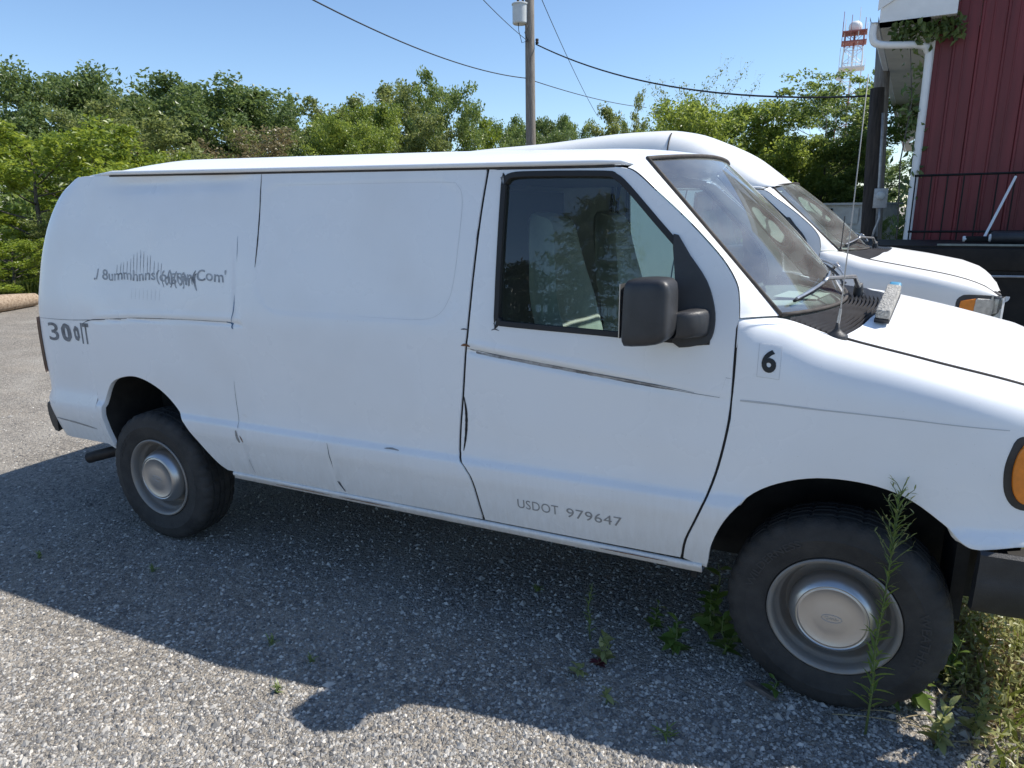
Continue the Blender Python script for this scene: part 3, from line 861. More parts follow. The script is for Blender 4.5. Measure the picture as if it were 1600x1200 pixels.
def interior(van):
    B(.0, 2.96, -.86, .86, .60, .63, 'cab_floor', M['card'], van)
    B(1.72, 1.76, -.86, .86, .63, 1.94, 'bulkhead', M['liner'], van)
    B(1.78, 2.66, -.82, .82, 1.965, 1.985, 'headliner', M['liner'], van)
    for sy in (-.46, .46):
        s = empty('seat', (0, 0, 0), van)
        prof = [(2.12, 1.80), (2.20, 1.815), (2.255, 1.78), (2.285, 1.66), (2.33, 1.48), (2.39, 1.30), (2.44, 1.12), (2.42, 1.05), (2.28, 1.05), (2.22, 1.30), (2.15, 1.55)]
        pr = spline(prof, 4, closed=True); k = len(pr); V = []; F = []
        ys = np.linspace(-.25, .25, 9)
        for y in ys:
            e = 1-(abs(y)/.25)**4*.22
            for (x, z) in pr:
                hw = np.interp(z, [1.05, 1.45, 1.62, 1.82], [1, .98, .72, .52])
                V.append((2.27+(x-2.27)*e, sy+y*hw, 1.4+(z-1.4)*(1-.03*(abs(y)/.25)**4)))
        for i in range(len(ys)-1):
            for j in range(k): F.append((i*k+j, i*k+(j+1) % k, (i+1)*k+(j+1) % k, (i+1)*k+j))
        F.append(tuple(range(k))); F.append(tuple((len(ys)-1)*k+j for j in range(k-1, -1, -1)))
        MB().add(V, F).build('backrest', M['seat'], s, smooth=True, angle=.9)
        B(2.25, 2.80, sy-.26, sy+.26, .92, 1.09, 'cushion', M['seat'], s, bevel=.05)
        B(2.35, 2.72, sy-.18, sy+.18, .63, .92, 'seat_base', M['card'], s)
    # dashboard
    V = []; F = []; prof = [(3.0, .80), (2.93, 1.0), (2.92, 1.22), (2.95, 1.33), (3.02, 1.375), (3.20, 1.40), (3.46, 1.405), (3.46, 1.22)]
    ys = np.linspace(-.84, .84, 17); k = len(prof)
    for y in ys:
        sh = -.20*(abs(y)/.84)**2
        for i, (x, z) in enumerate(prof): V.append((x+(sh if x > 3.1 else sh*.3), y, z))
    for i in range(len(ys)-1):
        for j in range(k-1): F.append((i*k+j, i*k+j+1, (i+1)*k+j+1, (i+1)*k+j))
    d = MB().add(V, F).build('dashboard', M['dash'], van, smooth=True, angle=.8)
    for (x, y, a) in ((3.18, -.15, .3), (3.25, .25, -.2)):
        o = B(-.10, .10, -.14, .14, 0, .004, 'paper_sheet', M['paper'], d); o.location = (x, y, 1.408); o.rotation_euler = (0, 0, a)
    # steering wheel
    ring = [(0, .19*math.cos(a), .19*math.sin(a)) for a in np.linspace(0, 2*math.pi, 33)]
    st = MB().tube(ring, .014, 8); st.tube([(0, 0, 0), (.25, 0, -.05)], .03, 8); st.tube([(0, -.18, 0), (0, .18, 0)], .02, 6)
    s = st.build('steering_wheel', M['black_plastic'], van, smooth=True); s.location = (2.82, .46, 1.32); s.rotation_euler = (0, math.radians(-35), 0)
def door_fittings(van, door, sg, mirror=True):
    rim = inset(WINO, -.004); glass = inset(WINO, .012)
    # black frame
    fn = lambda a, b: side_pt(min(a, 3.05), b, sg)*np.array([0, 1, 1])+np.array([a, 0, 0])
    panel('window_seal', inset(WINO, -.004), M['rubber'], door, sg, fn=fn, holes=[inset(WINO, .013)], off=.006, lip=.03, dx=.05, step=.025)
    # quarter post between glass and the mirror triangle
    panel('window_glass', inset(WINO, .012), M['glass'], door, sg, fn=fn, off=-.016, lip=.004, dx=.08)
    tri = [(2.86, 1.745), (2.92, 1.672), (2.985, 1.585), (3.017, 1.50), (3.024, 1.43), (3.010, 1.378), (2.97, 1.362), (2.885, 1.366), (2.882, 1.55)]
    panel('mirror_mounting_plate', spline(tri, 3, closed=True), M['mirror_plastic'], door, sg, fn=fn, off=.011, lip=.02, dx=.05)
    B(2.20, 3.02, *sorted((sg*.86, sg*.90)), .75, 1.36, 'door_card', M['card'], door)
    if not mirror: return
    # mirror: arm and housing
    m_ = empty('side_mirror', (0, 0, 0), door)
    y = sg
    pa = MB()
    # arm as a rounded box swept outwards
    V = []; F = []
    secs = [(2.972, .975, .044, .054, 1.440), (2.964, 1.02, .042, .050, 1.444), (2.944, 1.07, .040, .046, 1.446), (2.915, 1.095, .04, .046, 1.442), (2.88, 1.10, .036, .046, 1.44)]
    n = 16
    for (cx, cy, hx, hz, cz) in secs:
        for j in range(n):
            a = 2*math.pi*j/n; c, s_ = math.cos(a), math.sin(a); e = .55
            V.append((cx+hx*np.sign(c)*abs(c)**e, y*cy, cz+hz*np.sign(s_)*abs(s_)**e))
    for i in range(len(secs)-1):
        for j in range(n): F.append((i*n+j, i*n+(j+1) % n, (i+1)*n+(j+1) % n, (i+1)*n+j))
    F.append(tuple(range(n)))
    MB().add(V, F).build('mirror_arm', M['mirror_plastic'], m_, smooth=True, angle=1.2)
    # housing: rounded shell, flat glass side facing rearwards
    V = []; F = []
    n = 40; st = [(-.085, .90), (-.075, .985), (-.04, 1.0), (.02, .985), (.06, .955), (.085, .90), (.100, .80), (.108, .62), (.111, .3), (.112, .0)]
    for (dx_, sc) in st:
        for j in range(n):
            a = 2*math.pi*j/n; c, s_ = math.cos(a), math.sin(a); e = .30
            yy = .100*np.sign(c)*abs(c)**e*sc; zz = .115*np.sign(s_)*abs(s_)**e*sc
            yy *= 1-.10*(zz/.115)
            V.append((dx_*.86+.02*(yy/.115)*-1, yy*.88, zz+.01*(dx_/.1)))
    for i in range(len(st)-1):
        for j in range(n): F.append((i*n+j, i*n+(j+1) % n, (i+1)*n+(j+1) % n, (i+1)*n+j))
    h = MB().add(V, F).build('mirror_housing', M['mirror_plastic'], m_, smooth=True, angle=1.0)
    h.location = (2.822, y*1.122, 1.494); h.rotation_euler = (0, 0, -sg*math.radians(-14))
    mg = B(-.088, -.084, -.085, .085, -.098, .098, 'mirror_glass', M['cap'], m_); mg.scale = (.86, .84, .95); mg.location = h.location; mg.rotation_euler = h.rotation_euler

def bumpers(van):
    # rear bumper: black moulded bar wrapping the corners
    path = []
    for a in np.linspace(0, 1, 24):
        y = -.985+1.97*a; t = abs(y)/.985
        path.append((-.97+.13*max(0, (t-.72)/.28)**2, y))
    prof = [(0, .735), (-.05, .735), (-.062, .71), (-.06, .66), (-.04, .60), (-.005, .565), (.04, .56), (.04, .735)]
    V = []; F = []; k = len(prof)
    for (x, y) in path:
        t = max(0, (abs(y)/.985-.9)/.1)
        for (dx_, z) in prof: V.append((x+dx_*(1-.3*t), y, z-(.0 if z > .7 else 0)))
    for i in range(len(path)-1):
        for j in range(k): F.append((i*k+j, i*k+(j+1) % k, (i+1)*k+(j+1) % k, (i+1)*k+j))
    F.append(tuple(range(k))); F.append(tuple((len(path)-1)*k+j for j in range(k)))
    MB().add(V, F).build('rear_bumper', M['black_plastic'], van, smooth=True, angle=.7)
    # front bumper
    path = []
    for a in np.linspace(0, 1, 40):
        th = math.pi*(a-.5); e = .72
        y = 1.0*np.sign(math.sin(th))*abs(math.sin(th))**e
        x = 3.90+.54*abs(math.cos(th))**.62
        path.append((x, y))
    prof = [(-.03, .745), (.0, .755), (.012, .745), (.014, .70), (.010, .66), (.012, .655), (.008, .56), (-.01, .535), (-.05, .53)]
    V = []; F = []; k = len(prof)
    for i, (x, y) in enumerate(path):
        a = path[max(i-1, 0)]; b = path[min(i+1, len(path)-1)]
        t = np.array([b[0]-a[0], b[1]-a[1]]); nn = np.array([t[1], -t[0]])/(np.linalg.norm(t)+1e-9)
        for (d_, z) in prof: V.append((x+nn[0]*d_, y+nn[1]*d_, z))
    for i in range(len(path)-1):
        for j in range(k-1): F.append((i*k+j, i*k+j+1, (i+1)*k+j+1, (i+1)*k+j))
    F.append(tuple(range(k))); F.append(tuple((len(path)-1)*k+j for j in range(k)))
    MB().add(V, F).build('front_bumper', M['black_plastic'], van, smooth=True, angle=.8)
def wipers(van, lift=0.0):
    for (u0, u1, pv) in ((-.88, -.30, -.22), (-.02, .66, .70)):
        w = empty('wiper', (0, 0, 0), van)
        if u0 < -.5:
            a = ws_pt(u0, .055); b = ws_pt(u1, .16); piv = np.array(ws_pt(.05, 0))+np.array([.05, 0, .0])
        else:
            a = ws_pt(u0, .05); b = ws_pt(u1, .15); piv = np.array(ws_pt(.82, 0))+np.array([.06, 0, .0])
        nn = np.array([.6, 0, .75])
        bl = [np.array(ws_pt(u0+(u1-u0)*t, .055+.105*t))+nn*.018 for t in np.linspace(0, 1, 9)]
        MB().tube(bl, .006, 6).build('wiper_blade', M['rubber'], w)
        fr = [p+nn*(.012+.014*math.sin(math.pi*min(1, max(0, (i)/8)))) for i, p in enumerate(bl)]
        MB().tube(fr, .006, 6).build('blade_frame', M['chrome'], w)
        mid = bl[5]+nn*.03
        kn = mid*.35+piv*.65+np.array([.02, 0, .055])
        MB().tube([bl[4]+nn*.03, mid, kn, piv+np.array([0, 0, .035]), piv+np.array([.015, .0, .0])], [.007, .008, .009, .012, .014], 8).build('wiper_arm', M['chrome'], w, smooth=True)
        MB().lathe([(0, .055), (.016, .052), (.02, .03), (.02, -.01)], 12, 'z', piv).build('pivot_cap', M['black_plastic'], w, smooth=True)

# ---------------------------------------------------------------- van in front
van = empty('cargo_van')
tag(van, 'worn white cargo van with grey hub caps and number 6 on its fender', 'van')
parts = build_shell(van, M['paint'])
build_front(van, M['paint'])
roof_o = roof(van, M['paint'])
for sg in (-1, 1):
    door_fittings(van, parts['door%d' % sg], sg)
    marker(van, sg)
underbody(van); interior(van); bumpers(van); wipers(van)
wheel(van, 0, -.862, 0, -1, [('OUTDOOR', 3.05, .026), ('R HT', .42, .026)], .2)
wheel(van, 3.505, -.845, -.075, -1, [('WILDERNESS', 2.95, .03), ('WEATHER', .35, .03)], 0)
wheel(van, 0, .862, 0, 1, [], 1.0)
wheel(van, 3.505, .845, -.075, 1, [], 2.0)
# tail lamp strip on the rear corner
for sg in (-1, 1):
    V = []; F = []
    zs = np.linspace(.92, 1.255, 12)
    for z in zs:
        w = W_PROF(z); xr = XR(z); rx = .20; ry = .22
        for a in np.linspace(.55, 1.25, 7):
            e = .8; nx, ny = -math.sin(a), math.cos(a)
            V.append((xr+rx-rx*math.sin(a)**e+nx*.012, sg*(w-ry+ry*math.cos(a)**e+ny*.012), z))
    for i in range(len(zs)-1):
        for j in range(6): F.append((i*7+j, i*7+j+1, (i+1)*7+j+1, (i+1)*7+j))
    MB().add(V, F).build('tail_lamp', M['red_lens'], van, smooth=True)
MB().tube([(1.6, -.30, .42), (.5, -.50, .40), (.1, -.56, .52), (-.2, -.60, .50), (-.38, -.80, .47), (-.70, -.90, .378)], .034, 14, caps=False).build('exhaust_pipe', M['rustpipe'], van, smooth=True)
for sg in (-1,):   # mud flap seen behind the front wheel
    B(3.86, 3.90, -.86, -.60, .42, .80, 'front_air_dam', M['under'], van)

# rust-edged seams, creases and other marks; flat dark ribbons paint in the groove shade
def mk(name, path, w, m, **k): return ribbon(name, path, w, M[m], van, **k)
mk('panel_seam', [(.912, 2.02), (.905, 1.85), (.895, 1.70), (.882, 1.585)], .011, 'gap')
mk('panel_seam', [(.772, 1.73), (.765, 1.60), (.752, 1.48), (.742, 1.38), (.725, 1.315)], .008, 'blue_chip')
mk('panel_seam', [(.70, 1.02), (.698, .9), (.705, .80), (.712, .775)], .004, 'crack_shade')
mk('panel_seam', [(.728, .70), (.735, .63), (.762, .53)], .004, 'crack_shade')
mk('panel_seam', [(1.278, .775), (1.284, .70), (1.30, .60), (1.33, .525)], .006, 'crack_shade')
mk('paint_chip', [(1.30, .575), (1.315, .55), (1.335, .522)], .018, 'crack_shade')
mk('belt_seam', [(-.82, 1.262), (-.55, 1.262), (-.30, 1.275), (0, 1.30), (.25, 1.31), (.5, 1.315), (.72, 1.318)], .006, 'crack_shade')
mk('belt_seam', [(-.40, 1.25), (-.33, 1.272), (-.2, 1.283), (-.08, 1.288)], .009, 'crack_shade')
mk('paint_chip', [(.69, 1.318), (.715, 1.313), (.74, 1.31)], .016, 'blue_chip')
mk('paint_chip', [(.733, 1.315), (.728, 1.295), (.735, 1.285)], .014, 'blue_chip')
mk('scuffed_crease', [(2.045, 1.285), (2.09, 1.266), (2.24, 1.252), (2.40, 1.237), (2.60, 1.218), (2.80, 1.20), (2.90, 1.19)], .022, 'crease')
mk('scuffed_crease', [(2.04, 1.283), (2.2, 1.262), (2.5, 1.233), (2.8, 1.207), (2.97, 1.188)], .006, 'crack_shade', off=.002)
mk('scuffed_crease', [(2.62, 1.212), (2.75, 1.20), (2.87, 1.19)], .008, 'crack_shade', off=.002)
mk('moulding_line', [(2.8, 1.198), (2.95, 1.186), (3.094, 1.176)], .003, 'crack_shade')
mk('moulding_line', [(3.115, 1.0985), (3.116, 1.099)], .003, 'crack_shade')
mk('bent_door_edge', [(2.020, 1.075), (2.028, 1.0), (2.022, .92), (2.006, .83)], .020, 'gap')
mk('paint_chip', [(2.01, 1.293), (2.03, 1.297), (2.052, 1.292)], .018, 'rust')
mk('paint_chip', [(2.008, 1.36), (2.025, 1.362), (2.04, 1.36)], .010, 'crack_shade')
mk('paint_chip', [(2.15, 1.365), (2.165, 1.37), (2.185, 1.365)], .008, 'crack_shade')
mk('paint_chip', [(1.60, .79), (1.64, .793), (1.68, .79)], .012, 'crease')
mk('rust_scab', [(.695, .765), (.70, .73), (.71, .70)], .03, 'crease')
mk('rust_scab', [(.72, .74), (.73, .715), (.735, .70)], .012, 'rust', off=.002)
mk('scrape', [(-.78, .66), (-.70, .655), (-.6, .648), (-.48, .635), (-.42, .628)], .018, 'crease')
mk('panel_emboss', [(1.48, 1.385), (1.65, 1.385), (1.80, 1.388), (1.89, 1.41), (1.94, 1.47), (1.965, 1.56), (1.985, 1.75), (1.99, 1.88), (1.965, 1.935), (1.9, 1.95), (1.5, 1.955), (1.0, 1.96)], .0025, 'sticker_edge', off=.0008)
for (x0, x1) in ((.9, 1.25), (1.3, 1.6), (2.62, 2.9)):
    mk('rust_scab', [(x0+.3*k, .496) for k in np.linspace(0, (x1-x0)/.3, 4)], .008, 'rust', off=.016)
# lettering
side_text('door_lettering', 'USDOT', 2.262, .612, 2.447, .043, M['ink_grey'], van, slope=-.004, spacing=1.05)
side_text('door_lettering', '979647', 2.482, .610, 2.716, .043, M['ink_grey'], van, slope=-.004, spacing=1.05)
V = [side_pt(x, s) for x, s in ((3.183, 1.27), (3.25, 1.275), (3.248, 1.37), (3.184, 1.366))]
def st6(name, x0, x1, s0, s1, m, off):
    ol = [(x0, s0), (x1, s0), (x1, s1), (x0, s1)]
    return panel(name, ol, m, van, -1, off=off, lip=.0015, dx=.02, step=.02)
def s_of(x, z):       # surface coordinate for a height on the fender
    lo, hi = .5, S0+SL
    for _ in range(40):
        md = (lo+hi)/2
        if side_pt(x, md)[2] < z: lo = md
        else: hi = md
    return lo
st6('number_decal_edge', 3.179, 3.252, s_of(3.21, 1.264), s_of(3.21, 1.378), M['sticker_edge'], .0012)
st6('number_decal', 3.1805, 3.2505, s_of(3.21, 1.2655), s_of(3.21, 1.3765), M['sticker'], .0024)
side_text('number_lettering', '6', 3.191, s_of(3.21, 1.282), 3.239, s_of(3.21, 1.36)-s_of(3.21, 1.282), M['black'], van, bold=.035, off=.0045)
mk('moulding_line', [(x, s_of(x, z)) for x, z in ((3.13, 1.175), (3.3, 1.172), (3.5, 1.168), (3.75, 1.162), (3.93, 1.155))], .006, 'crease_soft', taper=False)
# smeared fleet number and smeared sign-writing
side_text('fleet_lettering', '3', -.715, 1.135, -.625, .105, M['ink_dark'], van, bold=.01)
side_text('fleet_lettering', '0', -.60, 1.135, -.51, .105, M['ink_dark'], van, bold=.045, wob=.004)
mk('fleet_lettering', [(-.552, 1.215), (-.55, 1.19), (-.545, 1.17)], .02, 'sticker', off=.003)
side_text('fleet_lettering', '0', -.49, 1.145, -.44, .085, M['ink_dark'], van, bold=.06, wob=.005)
side_text('fleet_lettering', 'lT', -.425, 1.133, -.355, .118, M['ink_dark'], van, bold=.02)
side_text('sign_lettering', "./ 8ummhnns(o(gmr(Com'", -.285, 1.475, .70, .075, M['ink'], van, bold=.012, wob=.004, slope=.02)
side_text('sign_lettering', "(o)(ojm(", .245, 1.466, .50, .085, M['ink'], van, bold=.02, wob=.006)
r_ = np.random.default_rng(3)
for i in range(14):
    x = -.10+.026*i+.006*r_.random(); z0 = 1.52+.02*r_.random(); h_ = .05+.07*math.exp(-((i-7)/4)**2)
    mk('smear_stroke', [(x, z0), (x+.004, z0+h_*.5), (x+.008, z0+h_)], .006, 'ink')
for i in range(8):
    x = .02+.03*i; mk('smear_stroke', [(x, 1.46), (x-.002, 1.42), (x-.004, 1.40)], .003, 'sticker_edge')

# ---------------------------------------------------------------- whip antenna, brush on the cowl
ab = side_pt(3.418, S0+SL-.012)
ant = empty('whip_antenna', (3.418, -.80, 1.388))
tag(ant, 'long thin grey whip antenna with black round foot on the number 6 fender', 'antenna')
MB().lathe([(.001, .052), (.006, .05), (.009, .03), (.018, .018), (.036, .008), (.038, -.006), (.0, -.008)], 24).build('antenna_base', M['black_plastic'], ant, smooth=True)
MB().tube([(0, 0, .05), (.004, .0, .10)], [.006, .0045], 8).build('spring_ferrule', M['chrome'], ant)
MB().tube([(.004, 0, .10), (.010, 0, .45), (.014, .0, .86)], [.0024, .0018, .0015], 8).build('whip', M['whip'], ant, smooth=True)
cab = [(3.40, -.81, 1.392), (3.36, -.845, 1.405), (3.33, -.885, 1.40), (3.315, -.92, 1.385)]
br = empty('scrub_brush', (3.62, .02, 1.455))
tag(br, 'grey dusty scrub brush with blue end on the cowl of the front van', 'brush')
foam = mat('dusty_foam', (.40, .385, .35), .9, var=.35, vscale=60, bump=.6, bscale=120)
blue = mat('blue_plastic', (.06, .26, .42), .5)
o = B(-.030, .030, -.115, .115, -.018, .026, 'brush_block', foam, br, bevel=.006)
o = B(-.032, .032, -.118, .118, -.040, -.018, 'brush_backing', M['black_plastic'], br, bevel=.004)
o = B(-.026, .026, .112, .150, -.016, .022, 'blue_tip', blue, br, bevel=.010)
br.rotation_euler = (math.radians(21), math.radians(4), math.radians(-10))
br.location = (3.585, -.50, 1.482)
br.scale = (.8, .95, .8)

# ---------------------------------------------------------------- high roof van parked beyond
DENTS = False
van2 = empty('high_roof_van')
tag(van2, 'white high roof van parked behind the front van', 'van')
p2 = build_shell(van2, M['paint2'])
build_front(van2, M['paint2']); high_roof(van2, M['paint2'])
for sg in (-1, 1):
    door_fittings(van2, p2['door%d' % sg], sg); 
    ol = spline([(4.02, 1.10), (4.005, 1.0), (4.02, .92), (4.10, .90), (4.20, .91), (4.28, .95), (4.30, 1.02), (4.28, 1.09), (4.15, 1.115)], 4, closed=True)
    s_ = panel('lamp_surround', ol, M['black_plastic'], van2, sg, off=.003, lip=.01, dx=.03)
    panel('corner_lamp_lens', [(4.03, 1.07), (4.02, .95), (4.11, .93), (4.12, 1.085)], M['amber'], s_, sg, off=.009, lip=.01, dx=.03)
    panel('headlight_lens', [(4.125, 1.085), (4.115, .93), (4.27, .96), (4.275, 1.07)], M['chrome'], s_, sg, off=.008, lip=.01, dx=.03)
underbody(van2); interior(van2); bumpers(van2); wipers(van2)
wheel(van2, 0, -.862, 0, -1, [], .7); wheel(van2, 3.505, -.845, 0, -1, [], .3)
wheel(van2, 0, .862, 0, 1, [], .1); wheel(van2, 3.505, .845, 0, 1, [], 1.3)
o = MB().lathe([(.001, .05), (.008, .045), (.012, .02), (.028, .006), (.03, -.005)], 16).build('antenna_foot', M['black_plastic'], van2, smooth=True); o.location = (3.24, -.80, 1.44)
MB().tube([(3.24, -.80, 1.46), (3.245, -.80, 1.75)], .004, 6).build('antenna_whip', M['black_plastic'], van2)
van2.location = (-.40, 4.15, 0); van2.scale = (1.175, 1, 1)
for c_ in van2.children:
    if c_.name.startswith('wheel') and c_.type == 'EMPTY': c_.scale = (1/1.175, 1, 1)

# ---------------------------------------------------------------- foliage
def leaves_np(C, L, W, up=.5, seed=0, droop=0.0, outward=None):
    r = np.random.default_rng(seed); n = len(C)
    nrm = r.normal(size=(n, 3)); nrm /= np.linalg.norm(nrm, axis=1)[:, None]
    nrm[:, 2] += up
    if outward is not None: nrm += outward
    nrm /= np.linalg.norm(nrm, axis=1)[:, None]
    d = r.normal(size=(n, 3)); d[:, 2] -= droop
    d -= nrm*(d*nrm).sum(1)[:, None]; d /= np.linalg.norm(d, axis=1)[:, None]
    s = np.cross(nrm, d)
    l = (L*(.6+.8*r.random(n)))[:, None]; w = (W*(.6+.8*r.random(n)))[:, None]
    V = np.empty((n, 4, 3))
    V[:, 0] = C-d*l*.5; V[:, 1] = C+s*w*.5+nrm*w*.15; V[:, 2] = C+d*l*.5-nrm*l*.08; V[:, 3] = C-s*w*.5+nrm*w*.15
    return V.reshape(-1, 3), np.arange(4*n).reshape(-1, 4)
LM = {
 'dark': leaf_mat('dark_green_leaves', (.078, .125, .036), (.170, .235, .070), .45),
 'bright': leaf_mat('bright_green_leaves', (.120, .185, .020), (.270, .335, .045), .48),
 'olive': leaf_mat('olive_green_leaves', (.120, .160, .044), (.245, .285, .088), .48),
 'mid': leaf_mat('mid_green_leaves', (.098, .160, .036), (.215, .280, .072), .48),
 'yellow': leaf_mat('yellow_green_leaves', (.125, .190, .030), (.275, .345, .065), .50),
 'dry': leaf_mat('dry_brush_leaves', (.130, .118, .050), (.240, .195, .090), .30),
 'needle': leaf_mat('evergreen_needles', (.020, .038, .014), (.050, .080, .030), .15),
}
M['bark'] = mat('bark', (.075, .062, .05), .9, var=.4, vscale=6, bump=.8, bscale=20, col2=(.14, .125, .105), stretch=(3, 3, .6))
M['bark_grey'] = mat('grey_bark', (.13, .12, .105), .9, var=.35, vscale=6, bump=.6, bscale=20, stretch=(3, 3, .6))
def make_tree_meshes(seed, h, r, nl=14, ns=5, tf=.22, shape='round', leaf=.17, per=46, spread=.42, up=.5, bare=0.0, flat=1.0, trunk_r=.14, aspect=.62):
    g = np.random.default_rng(seed)
    mb = MB(); tips = []
    lean = g.normal(size=2)*.04*h
    tp = [np.array([lean[0]*t*t+g.normal()*.012*h*t, lean[1]*t*t+g.normal()*.012*h*t, h*.94*t]) for t in np.linspace(0, 1, 7)]
    mb.tube(tp, [trunk_r*(1-.88*t)*(1.25 if i == 0 else 1) for i, t in enumerate(np.linspace(0, 1, 7))], 8)
    def tr(t):
        i = min(int(t*6), 5); f = t*6-i; return tp[i]*(1-f)+tp[i+1]*f
    for i in range(nl):
        t = tf+(1-tf)*((i+g.random()*.8)/nl); p0 = tr(min(t, .98))
        u = (t-tf)/(1-tf)
        prof = {'round': math.sqrt(max(.05, 1-(2*u-.85)**2/1.6)), 'cone': 1.05-u*.95, 'umbrella': .45+.75*u if u < .8 else 1.0, 'column': .8-.4*u, 'vase': .35+.8*u}[shape]
        a = i*2.4+g.random()*1.0; ln = r*prof*(.72+.5*g.random())
        rise = {'round': .25+.5*u, 'cone': -.05+.25*u, 'umbrella': .35, 'column': .8, 'vase': .9}[shape]*ln*(.7+.6*g.random())
        d = np.array([math.cos(a), math.sin(a), 0])
        side = np.array([-math.sin(a), math.cos(a), 0])*g.normal()*.15
        pts = [p0+(d*ln*q+side*ln*q*q+np.array([0, 0, rise*(q**1.2)])) for q in np.linspace(0, 1, 5)]
        br = trunk_r*(.42*(1-u)+.12)
        mb.tube(pts, [br*(1-.82*q) for q in np.linspace(0, 1, 5)], 5)
        for k in range(ns):
            q = .30+.70*(k+g.random())/ns; b0 = pts[0]*(1-q)+pts[-1]*q if q > 1 else np.array([np.interp(q, np.linspace(0, 1, 5), [p[c] for p in pts]) for c in range(3)])
            dd = d*(.4+.6*g.random())+np.array([-d[1], d[0], 0])*g.normal()*.8+np.array([0, 0, .25+.5*g.random()])
            dd /= np.linalg.norm(dd); sl = ln*(.25+.28*g.random())
            mid = b0+dd*sl*.5+g.normal(size=3)*.05*sl; e = b0+dd*sl+np.array([0, 0, .1*sl])
            mb.tube([b0, mid, e], [br*.30, br*.2, br*.06], 4, caps=False)
            tips.append((e, 1.0)); tips.append((mid, .8))
            if bare:
                for _ in range(3):
                    e2 = e+(dd+g.normal(size=3)*.5+np.array([0, 0, .5]))*sl*.55; mb.tube([mid if g.random() < .4 else e, e2], [br*.12, .004], 3, caps=False); tips.append((e2, .5))
    tips.append((tp[-1], 1.0))
    C = []; O = []
    for (c, s) in tips:
        n = int(per*s*(.5+g.random())*(1-bare)) if bare < 1 else 0
        if n <= 0: continue
        sp = spread*(.7+.6*g.random())
        q = g.normal(size=(n, 3)); q /= np.linalg.norm(q, axis=1)[:, None]; q *= (g.random(n)**.45)[:, None]*sp
        q[:, 2] *= aspect*flat
        C.append(c+q)
    C = np.concatenate(C)
    V, F = leaves_np(C, leaf, leaf*.62, up=up, seed=seed)
    return (mb.V, mb.F), (V, F)
ARCH = {}
def archetype(key, leafmat, bark='bark', **kw):
    (tv, tf_), (lv, lf) = make_tree_meshes(**kw)
    t = MB().add(tv, tf_).build('trunk', M[bark], None, smooth=True); c = fastmesh('crown', lv, lf, LM[leafmat])
    ARCH[key] = (t.data, c.data, kw['h'], max(np.percentile(np.abs(lv[:, 0]), 97), .5), np.percentile(lv[:, 2], 99.7))
    bpy.data.objects.remove(t); bpy.data.objects.remove(c)
archetype('oak', 'dark', seed=11, h=8.5, r=3.4, nl=24, ns=7, per=66, leaf=.21, spread=.72, tf=.18)
archetype('oak2', 'dark', seed=12, h=8.0, r=3.0, nl=22, ns=7, per=66, leaf=.21, spread=.70, tf=.15)
archetype('maple', 'bright', seed=21, h=6.0, r=2.7, nl=22, ns=6, per=50, leaf=.20, spread=.46, tf=.06, up=.9)
archetype('maple2', 'bright', seed=22, h=5.0, r=2.4, nl=20, ns=6, per=50, leaf=.19, spread=.42, tf=.04, up=.9)
archetype('olive', 'olive', seed=31, h=7.0, r=2.6, nl=20, ns=6, per=52, leaf=.17, spread=.50, tf=.10, shape='column')
archetype('olive2', 'olive', seed=32, h=6.5, r=2.8, nl=20, ns=6, per=52, leaf=.17, spread=.50, tf=.08)
archetype('mid', 'mid', seed=41, h=7.5, r=2.9, nl=20, ns=6, per=54, leaf=.19, spread=.52, tf=.10)
archetype('mid2', 'mid', seed=42, h=9.0, r=2.3, nl=24, ns=5, per=50, leaf=.19, spread=.46, tf=.15, shape='cone')
archetype('yellow', 'yellow', seed=51, h=5.5, r=2.7, nl=26, ns=8, per=80, leaf=.16, spread=.55, tf=.03, up=.7)
archetype('locust', 'mid', bark='bark_grey', seed=61, h=7.6, r=3.2, nl=18, ns=7, per=95, leaf=.18, spread=.66, tf=.26, shape='umbrella', flat=.55, up=1.2, trunk_r=.11)
archetype('bare', 'olive', bark='bark_grey', seed=71, h=7.5, r=1.7, nl=16, ns=6, per=16, leaf=.13, spread=.30, tf=.25, shape='vase', bare=.55, trunk_r=.07)
archetype('bare2', 'olive', bark='bark_grey', seed=72, h=7.0, r=1.1, nl=12, ns=5, per=26, leaf=.13, spread=.28, tf=.35, shape='column', bare=.45, trunk_r=.05)
archetype('brush', 'dry', seed=81, h=4.0, r=2.2, nl=18, ns=6, per=46, leaf=.13, spread=.42, tf=.05, shape='vase')
def tree(name, key, px, top, dist, wpx, label, group=None, rot=None, cat='tree'):
    td, cd, h, r, topz = ARCH[key]
    p = at(px, top, dist); hz = p[2]; rad = wpx/2/FPX*dist
    t = empty(name, (p[0], p[1], 0)); tag(t, label, cat, group)
    a = bpy.data.objects.new('trunk', td); b = bpy.data.objects.new('crown', cd)
    for q in (a, b): COL.objects.link(q); q.parent = t
    sc = hz/topz
    t.scale = (rad/r, rad/r, sc); t.rotation_euler = (0, 0, rot if rot is not None else px*.37)
    return t
TG = 'trees along the edge of the lot'
